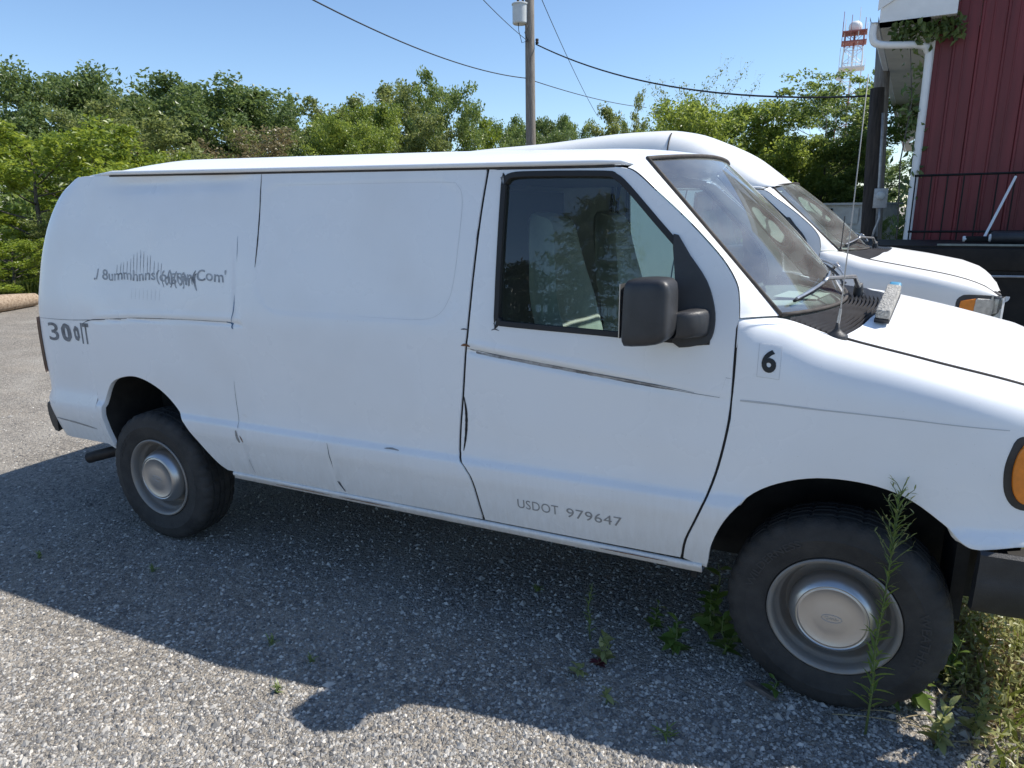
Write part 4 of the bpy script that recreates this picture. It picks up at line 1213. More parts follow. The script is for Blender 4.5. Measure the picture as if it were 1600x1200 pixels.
for args in [
 ('broadleaf_tree', 'oak', 95, 112, 36, 165, 'tall dark tree standing highest at the far left of the tree line'),
 ('broadleaf_tree', 'oak2', 0, 165, 34, 130, 'dark tree cut by the left edge of the picture'),
 ('broadleaf_tree', 'oak2', 178, 134, 38, 150, 'dark loose topped tree right of the tall far left tree'),
 ('broadleaf_tree', 'oak', 288, 126, 40, 210, 'broad dark tree above the rear end of the van roof'),
 ('broadleaf_tree', 'oak2', 362, 142, 43, 150, 'dark rounded tree just right of the broad dark one'),
 ('broadleaf_tree', 'olive2', 195, 165, 29, 200, 'olive green hazy tree behind the bright maples'),
 ('broadleaf_tree', 'maple', 30, 182, 22, 220, 'bright green maple filling the left edge of the picture'),
 ('broadleaf_tree', 'maple2', 150, 205, 23.5, 180, 'bright yellow green young tree behind the rear corner of the van'),
 ('broadleaf_tree', 'maple2', 238, 240, 25, 110, 'low bright green sapling showing just above the van roof end'),
 ('broadleaf_tree', 'brush', 330, 200, 33, 150, 'tan dry brush tree below the broad dark tree'),
 ('broadleaf_tree', 'olive2', 395, 190, 36, 130, 'grey olive scrub tree between the dark trees and the spire tree'),
 ('broadleaf_tree', 'oak2', 430, 165, 48, 120, 'dark background tree left of the small spire shaped tree'),
 ('broadleaf_tree', 'mid2', 450, 148, 52, 40, 'small spire shaped tree rising from the tree line'),
 ('broadleaf_tree', 'mid', 478, 185, 45, 110, 'mid green rounded tree right of the spire shaped tree'),
 ('broadleaf_tree', 'olive', 522, 153, 42, 100, 'pale olive tree with a rounded top left of centre'),
 ('broadleaf_tree', 'yellow', 572, 162, 40, 100, 'yellowish tree beside the pale rounded one'),
 ('broadleaf_tree', 'olive', 612, 130, 42, 100, 'yellowish olive tree with a feathery top'),
 ('broadleaf_tree', 'olive2', 648, 130, 44, 100, 'brownish thin topped tree left of the dark green pointed tree'),
 ('broadleaf_tree', 'mid', 702, 118, 37, 120, 'dark green pointed tree standing out near the middle'),
 ('broadleaf_tree', 'maple2', 742, 180, 42, 80, 'brighter green tree at the right foot of the pointed tree'),
 ('broadleaf_tree', 'mid', 778, 182, 50, 90, 'mid green tree left of the utility pole'),
 ('broadleaf_tree', 'oak2', 815, 192, 55, 70, 'dark tree directly behind the utility pole'),
 ('broadleaf_tree', 'olive', 662, 180, 35, 90, 'low olive tree in front of the brownish thin topped tree'),
 ('broadleaf_tree', 'yellow', 545, 190, 34, 120, 'low yellow green tree in front of the pale olive tree'),
 ('broadleaf_tree', 'oak2', 868, 182, 56, 60, 'small dark tree just right of the utility pole'),
 ('broadleaf_tree', 'mid', 902, 180, 54, 60, 'rounded tree two places right of the utility pole'),
 ('broadleaf_tree', 'oak', 845, 205, 48, 90, 'low dark tree at the foot of the utility pole'),
 ('broadleaf_tree', 'olive', 957, 170, 44, 70, 'olive tree above the peak of the high roof van'),
 ('broadleaf_tree', 'mid', 985, 188, 46, 70, 'dull green tree under the thin saplings'),
 ('thin_sapling', 'bare2', 1000, 140, 34, 34, 'slender sapling leftmost of the nearly bare trees'),
 ('thin_sapling', 'bare2', 1032, 155, 33, 34, 'second slender sapling from the left of the nearly bare trees'),
 ('bare_tree', 'bare', 1072, 100, 32, 80, 'tallest nearly bare tree with upright twigs'),
 ('bare_tree', 'bare', 1106, 105, 33, 74, 'nearly bare tree with sparse leaves behind the yellow green bush'),
 ('bare_tree', 'bare', 1140, 122, 34, 56, 'rightmost nearly bare tree above the yellow green bush'),
 ('broadleaf_tree', 'yellow', 1135, 158, 25, 170, 'large yellow green bushy tree beside the high roof van'),
 ('broadleaf_tree', 'yellow', 1080, 182, 28, 110, 'yellow green bushy tree left of the largest one'),
 ('broadleaf_tree', 'yellow', 1215, 215, 26, 120, 'lower yellow green bush right of the largest one'),
 ('broadleaf_tree', 'olive2', 1262, 228, 31, 120, 'olive scrub tree below the locust tree'),
 ('locust_tree', 'locust', 1300, 112, 27, 190, 'open crowned locust tree with spreading branches below the tower'),
 ('locust_tree', 'locust', 1330, 112, 31, 90, 'locust tree behind the dark service pole'),
 ('broadleaf_tree', 'oak', 1362, 235, 56, 90, 'dark tree between the service pole and the red barn'),
 ('broadleaf_tree', 'mid', 1310, 245, 34, 130, 'shaded green tree behind the white shed'),
]:
    tree(*args, group=TG)
tree('leafy_bush', 'maple2', 8, 372, 19.5, 110, 'low green bush behind the log at the left edge', 'bushes at the lot edge', cat='bush')
tree('leafy_bush', 'olive2', 100, 330, 21, 120, 'green bush beside the rear end of the van', 'bushes at the lot edge', cat='bush')
tree('leafy_bush', 'mid', 1376, 335, 22, 34, 'low bush at the foot of the service pole', 'bushes at the lot edge', cat='bush')

# undergrowth that closes the foot of the wood
def mass(name, pts, n, leaf, m, label, hs, seed):
    g = np.random.default_rng(seed); C = []
    for i in range(n):
        k = g.integers(0, len(pts)-1); f = g.random(); a = np.array(pts[k]); b = np.array(pts[k+1]); q = a*(1-f)+b*f
        u = (k+f)
        h = hs*(.55+.45*math.sin(u*9.1+1.0)*math.sin(u*4.3))*(g.random()**.6)
        C.append((q[0]+g.normal()*1.2, q[1]+g.normal()*1.2, h))
    V, F = leaves_np(np.array(C), leaf, leaf*.6, up=.6, seed=seed)
    o = fastmesh(name, V, F, m); tag(o, label, 'undergrowth', kind='stuff')
A_ = [at(x, 330, d)[:2] for x, d in ((-60, 26), (120, 29), (300, 36), (480, 42), (650, 42), (800, 50), (950, 46), (1060, 34), (1180, 30), (1300, 33), (1440, 40))]
mass('undergrowth', A_, 20000, .26, LM['mid'], 'mixed green undergrowth along the foot of the trees', 4.2, 5)

# evergreen behind the photographer, seen mirrored in the cab window
def spruce(loc, h, r, seed, label):
    g = np.random.default_rng(seed); t = empty('evergreen_tree', loc); tag(t, label, 'tree', 'evergreens behind the photographer')
    mb = MB().tube([(0, 0, 0), (0, 0, h)], [.16, .02], 8); C = []
    for i in range(64):
        z = h*(.10+.88*i/64); ln = r*(1-(z/h))**.8*(.75+.5*g.random())+.15; a = i*2.4
        d = np.array([math.cos(a), math.sin(a), 0])
        P = [np.array([0, 0, z])+d*ln*q+np.array([0, 0, -.22*ln*q+.25*ln*q*q]) for q in np.linspace(0, 1, 5)]
        mb.tube(P, [.03, .022, .016, .01, .004], 4, caps=False)
        for q in np.linspace(.15, 1, 12):
            c = np.array([np.interp(q, np.linspace(0, 1, 5), [p[k] for p in P]) for k in range(3)])
            n = 12; C.append(c+np.concatenate([g.normal(size=(n, 2))*.14, -np.abs(g.normal(size=(n, 1)))*.16], 1))
    mb.build('trunk', M['bark'], t, smooth=True)
    V, F = leaves_np(np.concatenate(C), .17, .045, up=.2, seed=seed, droop=1.2)
    fastmesh('crown', V, F, LM['needle'], t)
spruce((-1.6, -13.0, 0), 6.4, 2.5, 91, 'dark evergreen mirrored in the middle of the cab window')
spruce((-4.4, -15.5, 0), 5.0, 2.3, 92, 'smaller dark evergreen mirrored in the rear part of the cab window')

# ---------------------------------------------------------------- poles and wires
M['wood_pole'] = mat('weathered_pole_wood', (.20, .17, .14), .9, var=.3, vscale=5, bump=.5, bscale=25, stretch=(6, 6, .5), col2=(.30, .27, .235))
M['dark_pole'] = mat('creosote_pole_wood', (.035, .028, .024), .85, var=.35, vscale=5, bump=.6, bscale=25, stretch=(6, 6, .5), col2=(.075, .06, .05))
M['wire'] = mat('black_cable', (.015, .015, .016), .6)
M['transformer'] = mat('transformer_grey', (.55, .57, .56), .45, var=.08, vscale=5)
M['galv'] = mat('galvanised', (.42, .42, .42), .5, metal=.6, var=.2, vscale=12)
pp = at(829, 220, 26)
pole = empty('utility_pole', (pp[0], pp[1], 0)); tag(pole, 'tall weathered wooden utility pole behind the vans', 'pole')
MB().tube([(0, 0, 0), (.01, 0, 4), (-.01, 0, 8), (-.02, 0, 11.5)], [.19, .175, .16, .14], 16).build('pole_shaft', M['wood_pole'], pole, smooth=True)
rt = np.array([CR[0], CR[1], 0]); rt /= np.linalg.norm(rt)
zt0 = at(815, 38, 26)[2]; zt1 = at(815, 5, 26)[2]
tc_ = -rt*.33
tr_ = MB().lathe([(.0, 0), (.24, .0), (.265, .03), (.265, zt1-zt0-.06), (.29, zt1-zt0-.06), (.29, zt1-zt0-.02), (.25, zt1-zt0), (.08, zt1-zt0+.05), (0, zt1-zt0+.06)], 28).build('transformer', M['transformer'], pole, smooth=True, angle=.6)
tr_.location = (tc_[0], tc_[1], zt0)
for a in (-.08, .10):
    b = MB().lathe([(.0, .22), (.03, .21), (.045, .16), (.03, .13), (.05, .09), (.035, .05), (.05, 0)], 12).build('bushing', M['dark_pole'], tr_, smooth=True); b.location = (a, 0, zt1-zt0+.02)
B(-.06, .06, -.05, .05, -.25, .25, 'mounting_bracket', M['galv'], tr_).location = (rt[0]*.30, rt[1]*.30, .35)
zi = at(836, 66, 26)[2]
ins = MB().lathe([(0, 0), (.05, 0), (.06, .05), (.04, .08), (.06, .11), (.05, .16), (0, .17)], 12).build('insulator', M['dark_pole'], pole, smooth=True)
ins.location = (rt[0]*.24, rt[1]*.24, zi-.05)
MB().tube([tc_+np.array([0, -.2, zt0+.35]), tc_+np.array([.05, -.25, zt0-.25]), tc_*.6+np.array([0, -.2, zt0-.62]), np.array([0, -.18, zi+.02])], .012, 5).build('drop_lead', M['wire'], pole, smooth=True)
MB().tube([(0, -.17, zt0-.05), tc_*.3+np.array([0, -.2, zt0-.3]), (0, -.18, zi)], .012, 5).build('drop_lead', M['wire'], pole, smooth=True)

sp0 = at(1357, 375, 17); sp1 = at(1371, 138, 17.1)
spole = empty('service_pole', (sp0[0], sp0[1], 0)); tag(spole, 'dark leaning service pole with an electric meter left of the red barn', 'pole')
d_ = (sp1-sp0)/(sp1[2]-sp0[2])
def spz(z): return d_*np.array([1, 1, 0])*(z-sp0[2])+np.array([0, 0, z])
MB().tube([spz(z) for z in (0, 1.5, 3, sp1[2])], [.175, .165, .15, .135], 14).build('pole_shaft', M['dark_pole'], spole, smooth=True)
MB().tube([spz(z)+np.array([.13, -.12, 0]) for z in (1.2, 2, 2.6, sp1[2]-.5)], .03, 8).build('conduit', M['galv'], spole, smooth=True)
mz = at(1370, 310, 17)[2]
mb_ = B(-.10, .16, -.08, .04, -.20, .20, 'meter_box', M['galv'], spole, bevel=.01); mb_.location = spz(mz)+np.array([.14, -.20, 0])
MB().lathe([(.0, -.17), (.06, -.165), (.085, -.13), (.09, -.07)], 20, 'y').build('meter_dial', M['transformer'], mb_, smooth=True).location = (.03, 0, .05)
MB().tube([np.array([.03, -.05, -.2]), np.array([.05, -.05, -.4]), np.array([-.02, -.05, -.65]), np.array([-.05, .0, -.9])], .025, 6).build('meter_lead', M['galv'], mb_, smooth=True)
gp0 = at(1366, 340, 19.5); gp1 = at(1381, 66, 19.8)
gpole = MB().tube([gp0+(gp1-gp0)*t_ for t_ in (-.62, -.2, .3, .65, 1.0)], [.20, .19, .18, .17, .16], 14).build('wooden_post', M['wood_pole'], None, smooth=True)
tag(gpole, 'taller pale weathered post standing behind the dark service pole', 'post')
def sag(a, b, s, n=22): return [np.array(a)*(1-t)+np.array(b)*t-np.array([0, 0, 4*s*t*(1-t)]) for t in np.linspace(0, 1, n)]
def wire(path, r, label): tag(MB().tube(path, r, 5).build('overhead_wire', M['wire'], None, smooth=True), label, 'wire', 'overhead wires')
P_ = np.array([pp[0], pp[1], 0])
wire(sag(P_+rt*.2+np.array([0, 0, zi-.06]), sp0*np.array([1, 1, 0])+spz(at(1366, 150, 17.1)[2]), .55), .022, 'thick black service cable from the utility pole to the service pole')
wire(sag(at(440, -26, 15), P_-rt*.17+np.array([0, 0, at(826, 122, 26)[2]]), .30)+sag(P_-rt*.17+np.array([0, 0, at(826, 122, 26)[2]]), at(1010, 168, 42), .15)[1:], .016, 'thin cable crossing the sky from top left through the utility pole')
wire(sag(at(742, -14, 18), P_+np.array([0, -.17, at(828, 66, 26)[2]]), .05), .010, 'thin wire coming down to the utility pole beside the transformer')
wire(sag(P_+rt*.3+np.array([0, 0, at(838, -12, 26)[2]]), at(934, 182, 48), .2), .013, 'thin wire sloping down to the right from the pole top')

# ---------------------------------------------------------------- radio tower far behind
M['tower_red'] = mat('tower_red', (.30, .10, .09), .6); M['tower_white'] = mat('tower_white', (.75, .75, .74), .5)
TD = 210; tb = at(1330, 110, TD); ztop = at(1330, 52, TD)[2]
tower = empty('radio_tower', (tb[0], tb[1], 0)); tag(tower, 'red and white lattice radio tower with a white dome far behind', 'tower')
def tw(z): return 2.9-.8*z/ztop
secs = np.linspace(0, ztop, 13)
for k in range(12):
    z0, z1 = secs[k], secs[k+1]; mb = MB(); a0, a1 = tw(z0), tw(z1)
    cs0 = [(-a0, -a0), (a0, -a0), (a0, a0), (-a0, a0)]; cs1 = [(-a1, -a1), (a1, -a1), (a1, a1), (-a1, a1)]
    for i in range(4):
        j = (i+1) % 4
        mb.tube([cs0[i]+(z0,), cs1[i]+(z1,)], .13, 4); mb.tube([cs0[i]+(z0,), cs1[j]+(z1,)], .06, 4); mb.tube([cs0[j]+(z0,), cs1[i]+(z1,)], .06, 4); mb.tube([cs1[i]+(z1,), cs1[j]+(z1,)], .08, 4)
    mb.tube([(0, 0, z0), (0, 0, z1)], .28, 6)
    tag(mb.build('lattice_section', M['tower_red' if k in (1, 3, 5, 7, 11) else 'tower_white'], tower), kind='stuff')
for f, m_ in ((1.0, 'tower_red'), (.9, 'tower_red'), (.64, 'tower_white')):
    z = at(1330, 52+(1-f)*155, TD)[2]; a = tw(z)+.7
    B(-a, a, -a, a, z-.15, z+.15, 'platform', M[m_], tower)
    for i in range(10):
        t = i/10*2*math.pi; x, y = a*math.cos(t), a*math.sin(t)
        MB().tube([(x, y, z-.6), (x, y, z+2.2+1.5*(i % 3))], .07, 4).build('antenna_rod', M[m_ if i % 2 else 'tower_white'], tower)
MB().lathe([(0, 2.75), (.85, 2.6), (1.45, 2.0), (1.6, 1.3), (1.45, .6), (1.0, .1), (1.0, -.1)], 24, c=(0, 0, ztop)).build('dome', M['tower_white'], tower, smooth=True)
for (dx_, dz) in ((-4.2, -13.5), (-4.6, -16.0), (-3.6, -10.5)):
    o = MB().lathe([(0, -.3), (.9, -.1), (1.0, .2), (0, .25)], 16, 'y').build('dish', M['tower_white'], tower, smooth=True); o.location = (dx_, -3.5, ztop+dz); o.location.x *= .75

# ---------------------------------------------------------------- red barn
M['red_metal'] = mat('red_metal_siding', (.155, .022, .026), .5, var=.30, vscale=1.5, bump=.05, bscale=6, stretch=(3, 1, .25))
M['trim_white'] = mat('white_trim', (.78, .78, .76), .45, var=.06, vscale=3)
M['soffit'] = mat('cream_soffit', (.60, .575, .50), .6, var=.08, vscale=3)
M['roof_metal'] = mat('grey_roof_metal', (.45, .46, .46), .5, metal=.3)
bc_ = at(1430, 240, 15); BX, BY = bc_[0], bc_[1]
EV = at(1386, 14, 15)[2]; BW, BL = 9.0, 34.0
barn = empty('red_barn', (BX, BY, 0)); barn.rotation_euler = (0, 0, math.radians(-4.6)); tag(barn, 'red metal sided barn with white corner trim', 'building')
slope = .58
def gable(x): return EV-.25+slope*min(x, BW-x)
k = 0; pw = .72
while k*pw < BW-.01:
    x0 = k*pw; x1 = min(x0+pw-.006, BW); V = []; F = []
    pr = []
    ribs = [0, .36]
    x = x0
    pts = [(0, .0), (.012, .028), (.040, .028), (.052, 0), (.17, 0), (.178, .008), (.196, .008), (.204, 0), (.36, 0), (.372, .028), (.400, .028), (.412, 0), (.53, 0), (.538, .008), (.556, .008), (.564, 0), (pw-.006, 0)]
    for (px_, d) in pts:
        xx = x0+px_
        if xx > x1: break
        V += [(xx, -d, 0), (xx, -d, gable(xx))]
    for i in range(len(V)//2-1): F.append((2*i, 2*i+2, 2*i+3, 2*i+1))
    MB().add(V, F).build('siding_panel', M['red_metal'], barn); k += 1
B(.0, .02, .03, BL, 0, EV-.3, 'side_wall', M['trim_white'], barn)
B(.03, BW, .20, BL, 0, EV-.4, 'inner_core', M['gap'], barn)
B(-.03, .10, -.05, .03, 0, EV-.28, 'corner_trim', M['trim_white'], barn)
OV = .78
for i in range(10):        # soffit boards along the eave, one missing
    y0 = -.45+i*(BL+.45)/10; y1 = y0+(BL+.45)/10-.01
    if i == 7: continue
    B(-OV, -.01, y0, y1, EV-.30, EV-.285, 'soffit_panel', M['soffit'], barn)
V = []; F = []
rake = MB()
y0 = -.50
for (xa, xb) in ((-OV-.04, BW/2), (BW+OV+.04, BW/2)):
    za = EV+.06+slope*.0; zb = EV+.06+slope*(BW/2+OV)
    MB().add([(xa, y0, za-.17), (xb, y0, zb-.17), (xb, y0, zb+.10), (xa, y0, za+.10), (xa, y0+.04, za-.17), (xb, y0+.04, zb-.17), (xb, y0+.04, zb+.10), (xa, y0+.04, za+.10)],
             [(0, 1, 2, 3), (4, 7, 6, 5), (0, 4, 5, 1), (3, 2, 6, 7), (0, 3, 7, 4), (1, 5, 6, 2)]).build('rake_board', M['trim_white'], barn)
    MB().add([(xa, y0-.03, za+.105), (xb, y0-.03, zb+.105), (xb, BL+.3, zb+.105), (xa, BL+.3, za+.105), (xa, y0-.03, za+.14), (xb, y0-.03, zb+.14), (xb, BL+.3, zb+.14), (xa, BL+.3, za+.14)],
             [(0, 1, 2, 3), (7, 6, 5, 4), (0, 4, 5, 1), (3, 2, 6, 7), (0, 3, 7, 4), (1, 5, 6, 2)]).build('roof_slope', M['roof_metal'], barn)
# soffit return of the rake (white triangle box at the corner)
za = EV-.05-slope*OV
MB().add([(-OV, -.46, EV-.30), (.36, -.46, EV-.30), (.36, -.46, EV+.565), (-OV, -.46, EV-.09), (-OV, -.02, EV-.30), (.36, -.02, EV-.30), (.36, -.02, EV+.565), (-OV, -.02, EV-.09)],
         [(0, 1, 2, 3), (4, 7, 6, 5), (0, 4, 5, 1), (3, 2, 6, 7), (0, 3, 7, 4), (1, 5, 6, 2)]).build('eave_return', M['trim_white'], barn)
V = []; F = []
gp_ = [(-OV-.02, EV-.20), (-OV-.02, EV-.30), (-OV-.12, EV-.30), (-OV-.15, EV-.24), (-OV-.15, EV-.19)]
for y in (-.48, BL+.2):
    for (x, z) in gp_: V.append((x, y, z))
F = [(j, j+1, 5+j+1, 5+j) for j in range(4)]
MB().add(V, F).build('gutter', M['trim_white'], barn)
ds = [(-OV-.08, -.40, EV-.28), (-OV-.08, -.40, EV-.52), (-OV+.05, -.38, EV-.64), (-.14, -.20, EV-.68), (.0, -.13, EV-.78), (.03, -.12, EV-1.05), (.03, -.12, 2.0), (.03, -.13, 1.2), (-.05, -.13, .6), (-.06, -.13, 0)]
MB().tube(spline(ds, 4), .062, 10).build('downspout', M['trim_white'], barn, smooth=True)
# vine on the eave and corner
g = np.random.default_rng(8); C = []
for i in range(620):
    t = g.random()
    if t < .55: q = np.array([-.60+1.1*g.random(), -.25+g.normal()*.10, EV-.42+g.normal()*.10-.10*g.random()])
    else:
        u = g.random(); q = np.array([-.06-.10*math.sin(u*9)+g.normal()*.09, -.12+g.normal()*.10+.4*g.random(), EV-.5-(EV-.9)*u])
    C.append(q)
Vv_, Ff_ = leaves_np(np.array(C), .13, .085, up=.3, seed=4, droop=.6)
vine = empty('climbing_vine', (BX, BY, 0)); vine.rotation_euler = (0, 0, math.radians(-4.6)); tag(vine, 'green vine hanging from the eave corner of the red barn', 'vine')
fastmesh('foliage', Vv_, Ff_, LM['dark'], vine)
MB().tube([(-.1, -.12, 0), (-.14, -.15, 1.5), (-.22, -.1, 2.6), (-.15, -.15, 3.6), (-.3, -.2, EV-.45)], [.02, .016, .014, .01, .006], 6).build('stem', M['bark'], vine, smooth=True)

# ---------------------------------------------------------------- dark flatbed trailer with stake rails
M['black_steel'] = mat('black_steel', (.008, .008, .009), .6, var=.5, vscale=4, col2=(.018, .016, .014), spec=.3)
M['trailer_edge'] = mat('grey_green_deck_edge', (.16, .20, .19), .6, var=.3, vscale=6)
tl = at(1345, 383, 12.0); TX0 = tl[0]; TY0 = tl[1]; TZ = tl[2]
tr2 = empty('flatbed_trailer', (TX0, TY0, 0)); tag(tr2, 'black flatbed trailer with stake rails in front of the red barn', 'trailer')
B(0, 6.5, 0, 2.1, TZ-.07, TZ, 'deck', M['black_steel'], tr2)
B(0, 6.5, -.05, -.002, TZ-.34, TZ-.03, 'side_beam', M['black_steel'], tr2, bevel=.01)
B(1.0, 6.5, -.02, .03, TZ+.004, TZ+.03, 'deck_edge', M['trailer_edge'], tr2)
B(.6, 6.3, .5, 1.6, TZ-.55, TZ-.10, 'chassis', M['black_steel'], tr2)
B(.05, 6.4, -.03, .02, TZ-1.1, TZ-.345, 'under_deck_shade', M['black_steel'], tr2)  # added dark sheet standing in for the shade beneath the deck
MB().tube([(1.2, -.10, TZ-.42), (6.4, -.10, TZ-.36)], .018, 6).build('grab_rail', M['galv'], tr2)
for x in (4.2, 5.1):
    w_ = MB().lathe([(.0, -.1), (.20, -.1), (.22, -.12), (.38, -.11), (.40, -.08), (.40, .08), (.38, .11), (.0, .11)], 32, 'y').build('trailer_wheel', M['tyre'], tr2, smooth=True, angle=.6); w_.location = (x, .35, .40)
for x in (.3, .36): MB().tube([(x, .3, 0), (x, .3, TZ-.1)], .03, 8).build('landing_leg', M['black_steel'], tr2)
RT = at(1500, 273, 14.2)[2]; RB = at(1500, 362, 14.2)[2]
xr0 = at(1428, 278, 14.2)[0]-TX0
for z in (RT, RB): MB().tube([(xr0, 2.06, z), (6.4, 2.06, z+.02)], .022, 6).build('rail', M['black_steel'], tr2)
x = xr0+.02
while x < 6.4:
    MB().tube([(x, 2.06, TZ), (x, 2.06, RT)], .012, 5).build('stake', M['black_steel'], tr2); x += .235
brm = empty('push_broom', (0, 0, 0)); tag(brm, 'push broom with a white handle leaning against the barn above the trailer', 'broom')
a0 = at(1536, 374, 13.2); a1 = at(1587, 276, 14.15); a0[2] = TZ+.05
MB().tube([a0, a1], .020, 8).build('broom_handle', M['trim_white'], brm)
B(-.24, .24, -.04, .04, -.04, .05, 'broom_head', M['black_steel'], brm, bevel=.01).location = a0
MB().lathe([(0, -.02), (.04, -.02), (.045, 0), (.04, .03)], 14, 'x').build('head_cap', M['trim_white'], brm, smooth=True).location = a0+np.array([-.25, 0, .01])
rl = at(1572, 376, 12.9); rl[2] = TZ+.09
ro_ = empty('paint_roller', tuple(rl)); tag(ro_, 'black roller with a white end lying on the trailer deck', 'roller')
MB().lathe([(0, -.20), (.085, -.20), (.095, -.17), (.095, .25), (.085, .28), (0, .28)], 20, 'x').build('roller_sleeve', M['black_plastic'], ro_, smooth=True, angle=.7)
MB().lathe([(0, -.225), (.05, -.22), (.06, -.205), (.06, -.198)], 18, 'x').build('end_cap', M['trim_white'], ro_, smooth=True)

# ---------------------------------------------------------------- white shed
M['siding_white'] = mat('old_white_siding', (.60, .585, .54), .7, var=.15, vscale=4, col2=(.72, .70, .66))
M['door_pale'] = mat('pale_blue_door', (.62, .68, .74), .5)
s0 = at(1243, 330, 25); s1 = at(1356, 320, 24)
ang = math.atan2(s1[1]-s0[1], s1[0]-s0[0]); SW = math.hypot(s1[0]-s0[0], s1[1]-s0[1]); SZ = s1[2]
shed = empty('white_shed', (s0[0], s0[1], 0)); shed.rotation_euler = (0, 0, ang); tag(shed, 'low white lapped siding shed with a pale door beyond the vans', 'shed')
B(0, SW, .06, 2.2, 0, SZ, 'wall_core', M['siding_white'], shed)
nb_ = 13
for i in range(nb_):
    z0 = SZ*i/nb_; z1 = SZ*(i+1)/nb_
    MB().add([(1.28, .02, z0), (SW, .02, z0), (SW, .05, z1), (1.28, .05, z1), (1.28, .055, z0), (SW, .055, z0)], [(0, 1, 2, 3), (0, 4, 5, 1)]).build('siding_board', M['siding_white'], shed)
B(-.1, SW+.1, -.08, 2.3, SZ+.003, SZ+.07, 'shed_roof', M['roof_metal'], shed)
d_o = B(.45, 1.05, .0, .05, 0, SZ-.18, 'shed_door', M['door_pale'], shed)
B(.50, .56, -.03, -.002, .95, 1.05, 'door_latch', M['black_steel'], d_o)
B(1.08, 1.20, -.05, .02, 0, SZ-.10, 'door_post', M['black_steel'], shed)
B(SW-.75, SW-.25, -.01, .015, SZ-.55, SZ-.08, 'hatch', M['siding_white'], shed)

# ---------------------------------------------------------------- log at the lot edge
M['log'] = mat('sun_bleached_log', (.30, .20, .12), .9, var=.4, vscale=5, bump=.7, bscale=18, stretch=(1, 5, 5), col2=(.46, .36, .26))
l0 = gnd(-70, 500); l1 = gnd(56, 478)
lg = MB().tube([l0+np.array([0, 0, .16]), l0*.66+l1*.34+np.array([0, 0, .18]), l0*.34+l1*.66+np.array([0, 0, .16]), l1+np.array([0, 0, .14])], [.17, .185, .165, .13], 14).build('log', M['log'], None, smooth=True, angle=.9)
tag(lg, 'long sun bleached log lying at the edge of the gravel', 'log')

# ---------------------------------------------------------------- grass and ground cover
def blades(name, C, h, m, label, seed, wid=.006, cat='grass'):
    g = np.random.default_rng(seed); n = len(C)
    a = g.random(n)*6.283; l = h*(.5+g.random(n)); lean = g.normal(size=(n, 2))*.35*l[:, None]
    w = wid*(.7+.6*g.random(n)); s = np.stack([np.cos(a), np.sin(a), 0*a], 1)*w[:, None]
    V = np.empty((n, 4, 3)); V[:, 0] = C-s; V[:, 1] = C+s
    mid = C+np.concatenate([lean*.35, (l*.6)[:, None]], 1); tip = C+np.concatenate([lean, l[:, None]], 1)
    V[:, 2] = tip; V[:, 3] = mid-s
    o = fastmesh(name, V.reshape(-1, 3), np.arange(4*n).reshape(-1, 4), m); tag(o, label, cat, kind='stuff')
g = np.random.default_rng(6)
M['grass'] = leaf_mat('grass_blades', (.09, .13, .02), (.24, .27, .06), .4, scale=3)
A1, A2 = gnd(-80, 478), gnd(75, 466)
n = 16000; t = g.random(n); far = g.random(n)
Cg = np.stack([A1[0]*(1-t)+A2[0]*t, A1[1]*(1-t)+A2[1]*t, 0*t], 1); dirf = (A2-CAM)*np.array([1, 1, 0]); dirf /= np.linalg.norm(dirf)
Cg += dirf*(far*6.5)[:, None]; Cg[:, 2] = .0
blades('grass', Cg, .30, M['grass'], 'strip of long grass behind the log', 3, .03)
# weeds carpet beside and under the front bumper
LM['weed'] = leaf_mat('pale_weed_leaves', (.24, .27, .09), (.46, .46, .22), .40, scale=6)
LM['weed_dry'] = leaf_mat('dry_weed_leaves', (.22, .17, .09), (.40, .33, .19), .25, scale=6)
LM['leaf_mid'] = leaf_mat('fresh_weed_leaves', (.10, .17, .035), (.22, .30, .07), .4, scale=8)
def patch(n, seed, hmax):
    g = np.random.default_rng(seed); out = []
    while len(out) < n:
        x = 3.78+g.random()*1.3; y = -1.9+g.random()*3.6
        edge = 3.84+.10*math.sin(y*5)+.06*math.sin(y*13)+(.06 if y < -1 else 0)
        if x < edge+g.random()*.25: continue
        hh = hmax*(.4+.6*math.sin(x*6+y*4)**2)*min(1, (x-edge)/.3+.25)
        out.append((x, y, .01+hh*g.random()**1.3))
    return np.array(out)
Cw = patch(30000, 2, .17); V, F = leaves_np(Cw, .034, .013, up=.7, seed=5)
tag(fastmesh('ground_cover', V, F, LM['weed']), 'pale yellow green weeds carpeting the ground by the front bumper', 'weeds', kind='stuff')
Cw = patch(14000, 3, .09); V, F = leaves_np(Cw, .05, .012, up=.8, seed=6)
tag(fastmesh('dry_litter', V, F, LM['weed_dry']), 'dry straw and leaf litter among the pale weeds', 'litter', kind='stuff')
blades('grass', patch(2400, 9, .02)*np.array([1, 1, 0]), .11, M['grass'], 'sparse grass blades among the weeds by the bumper', 10, .003)

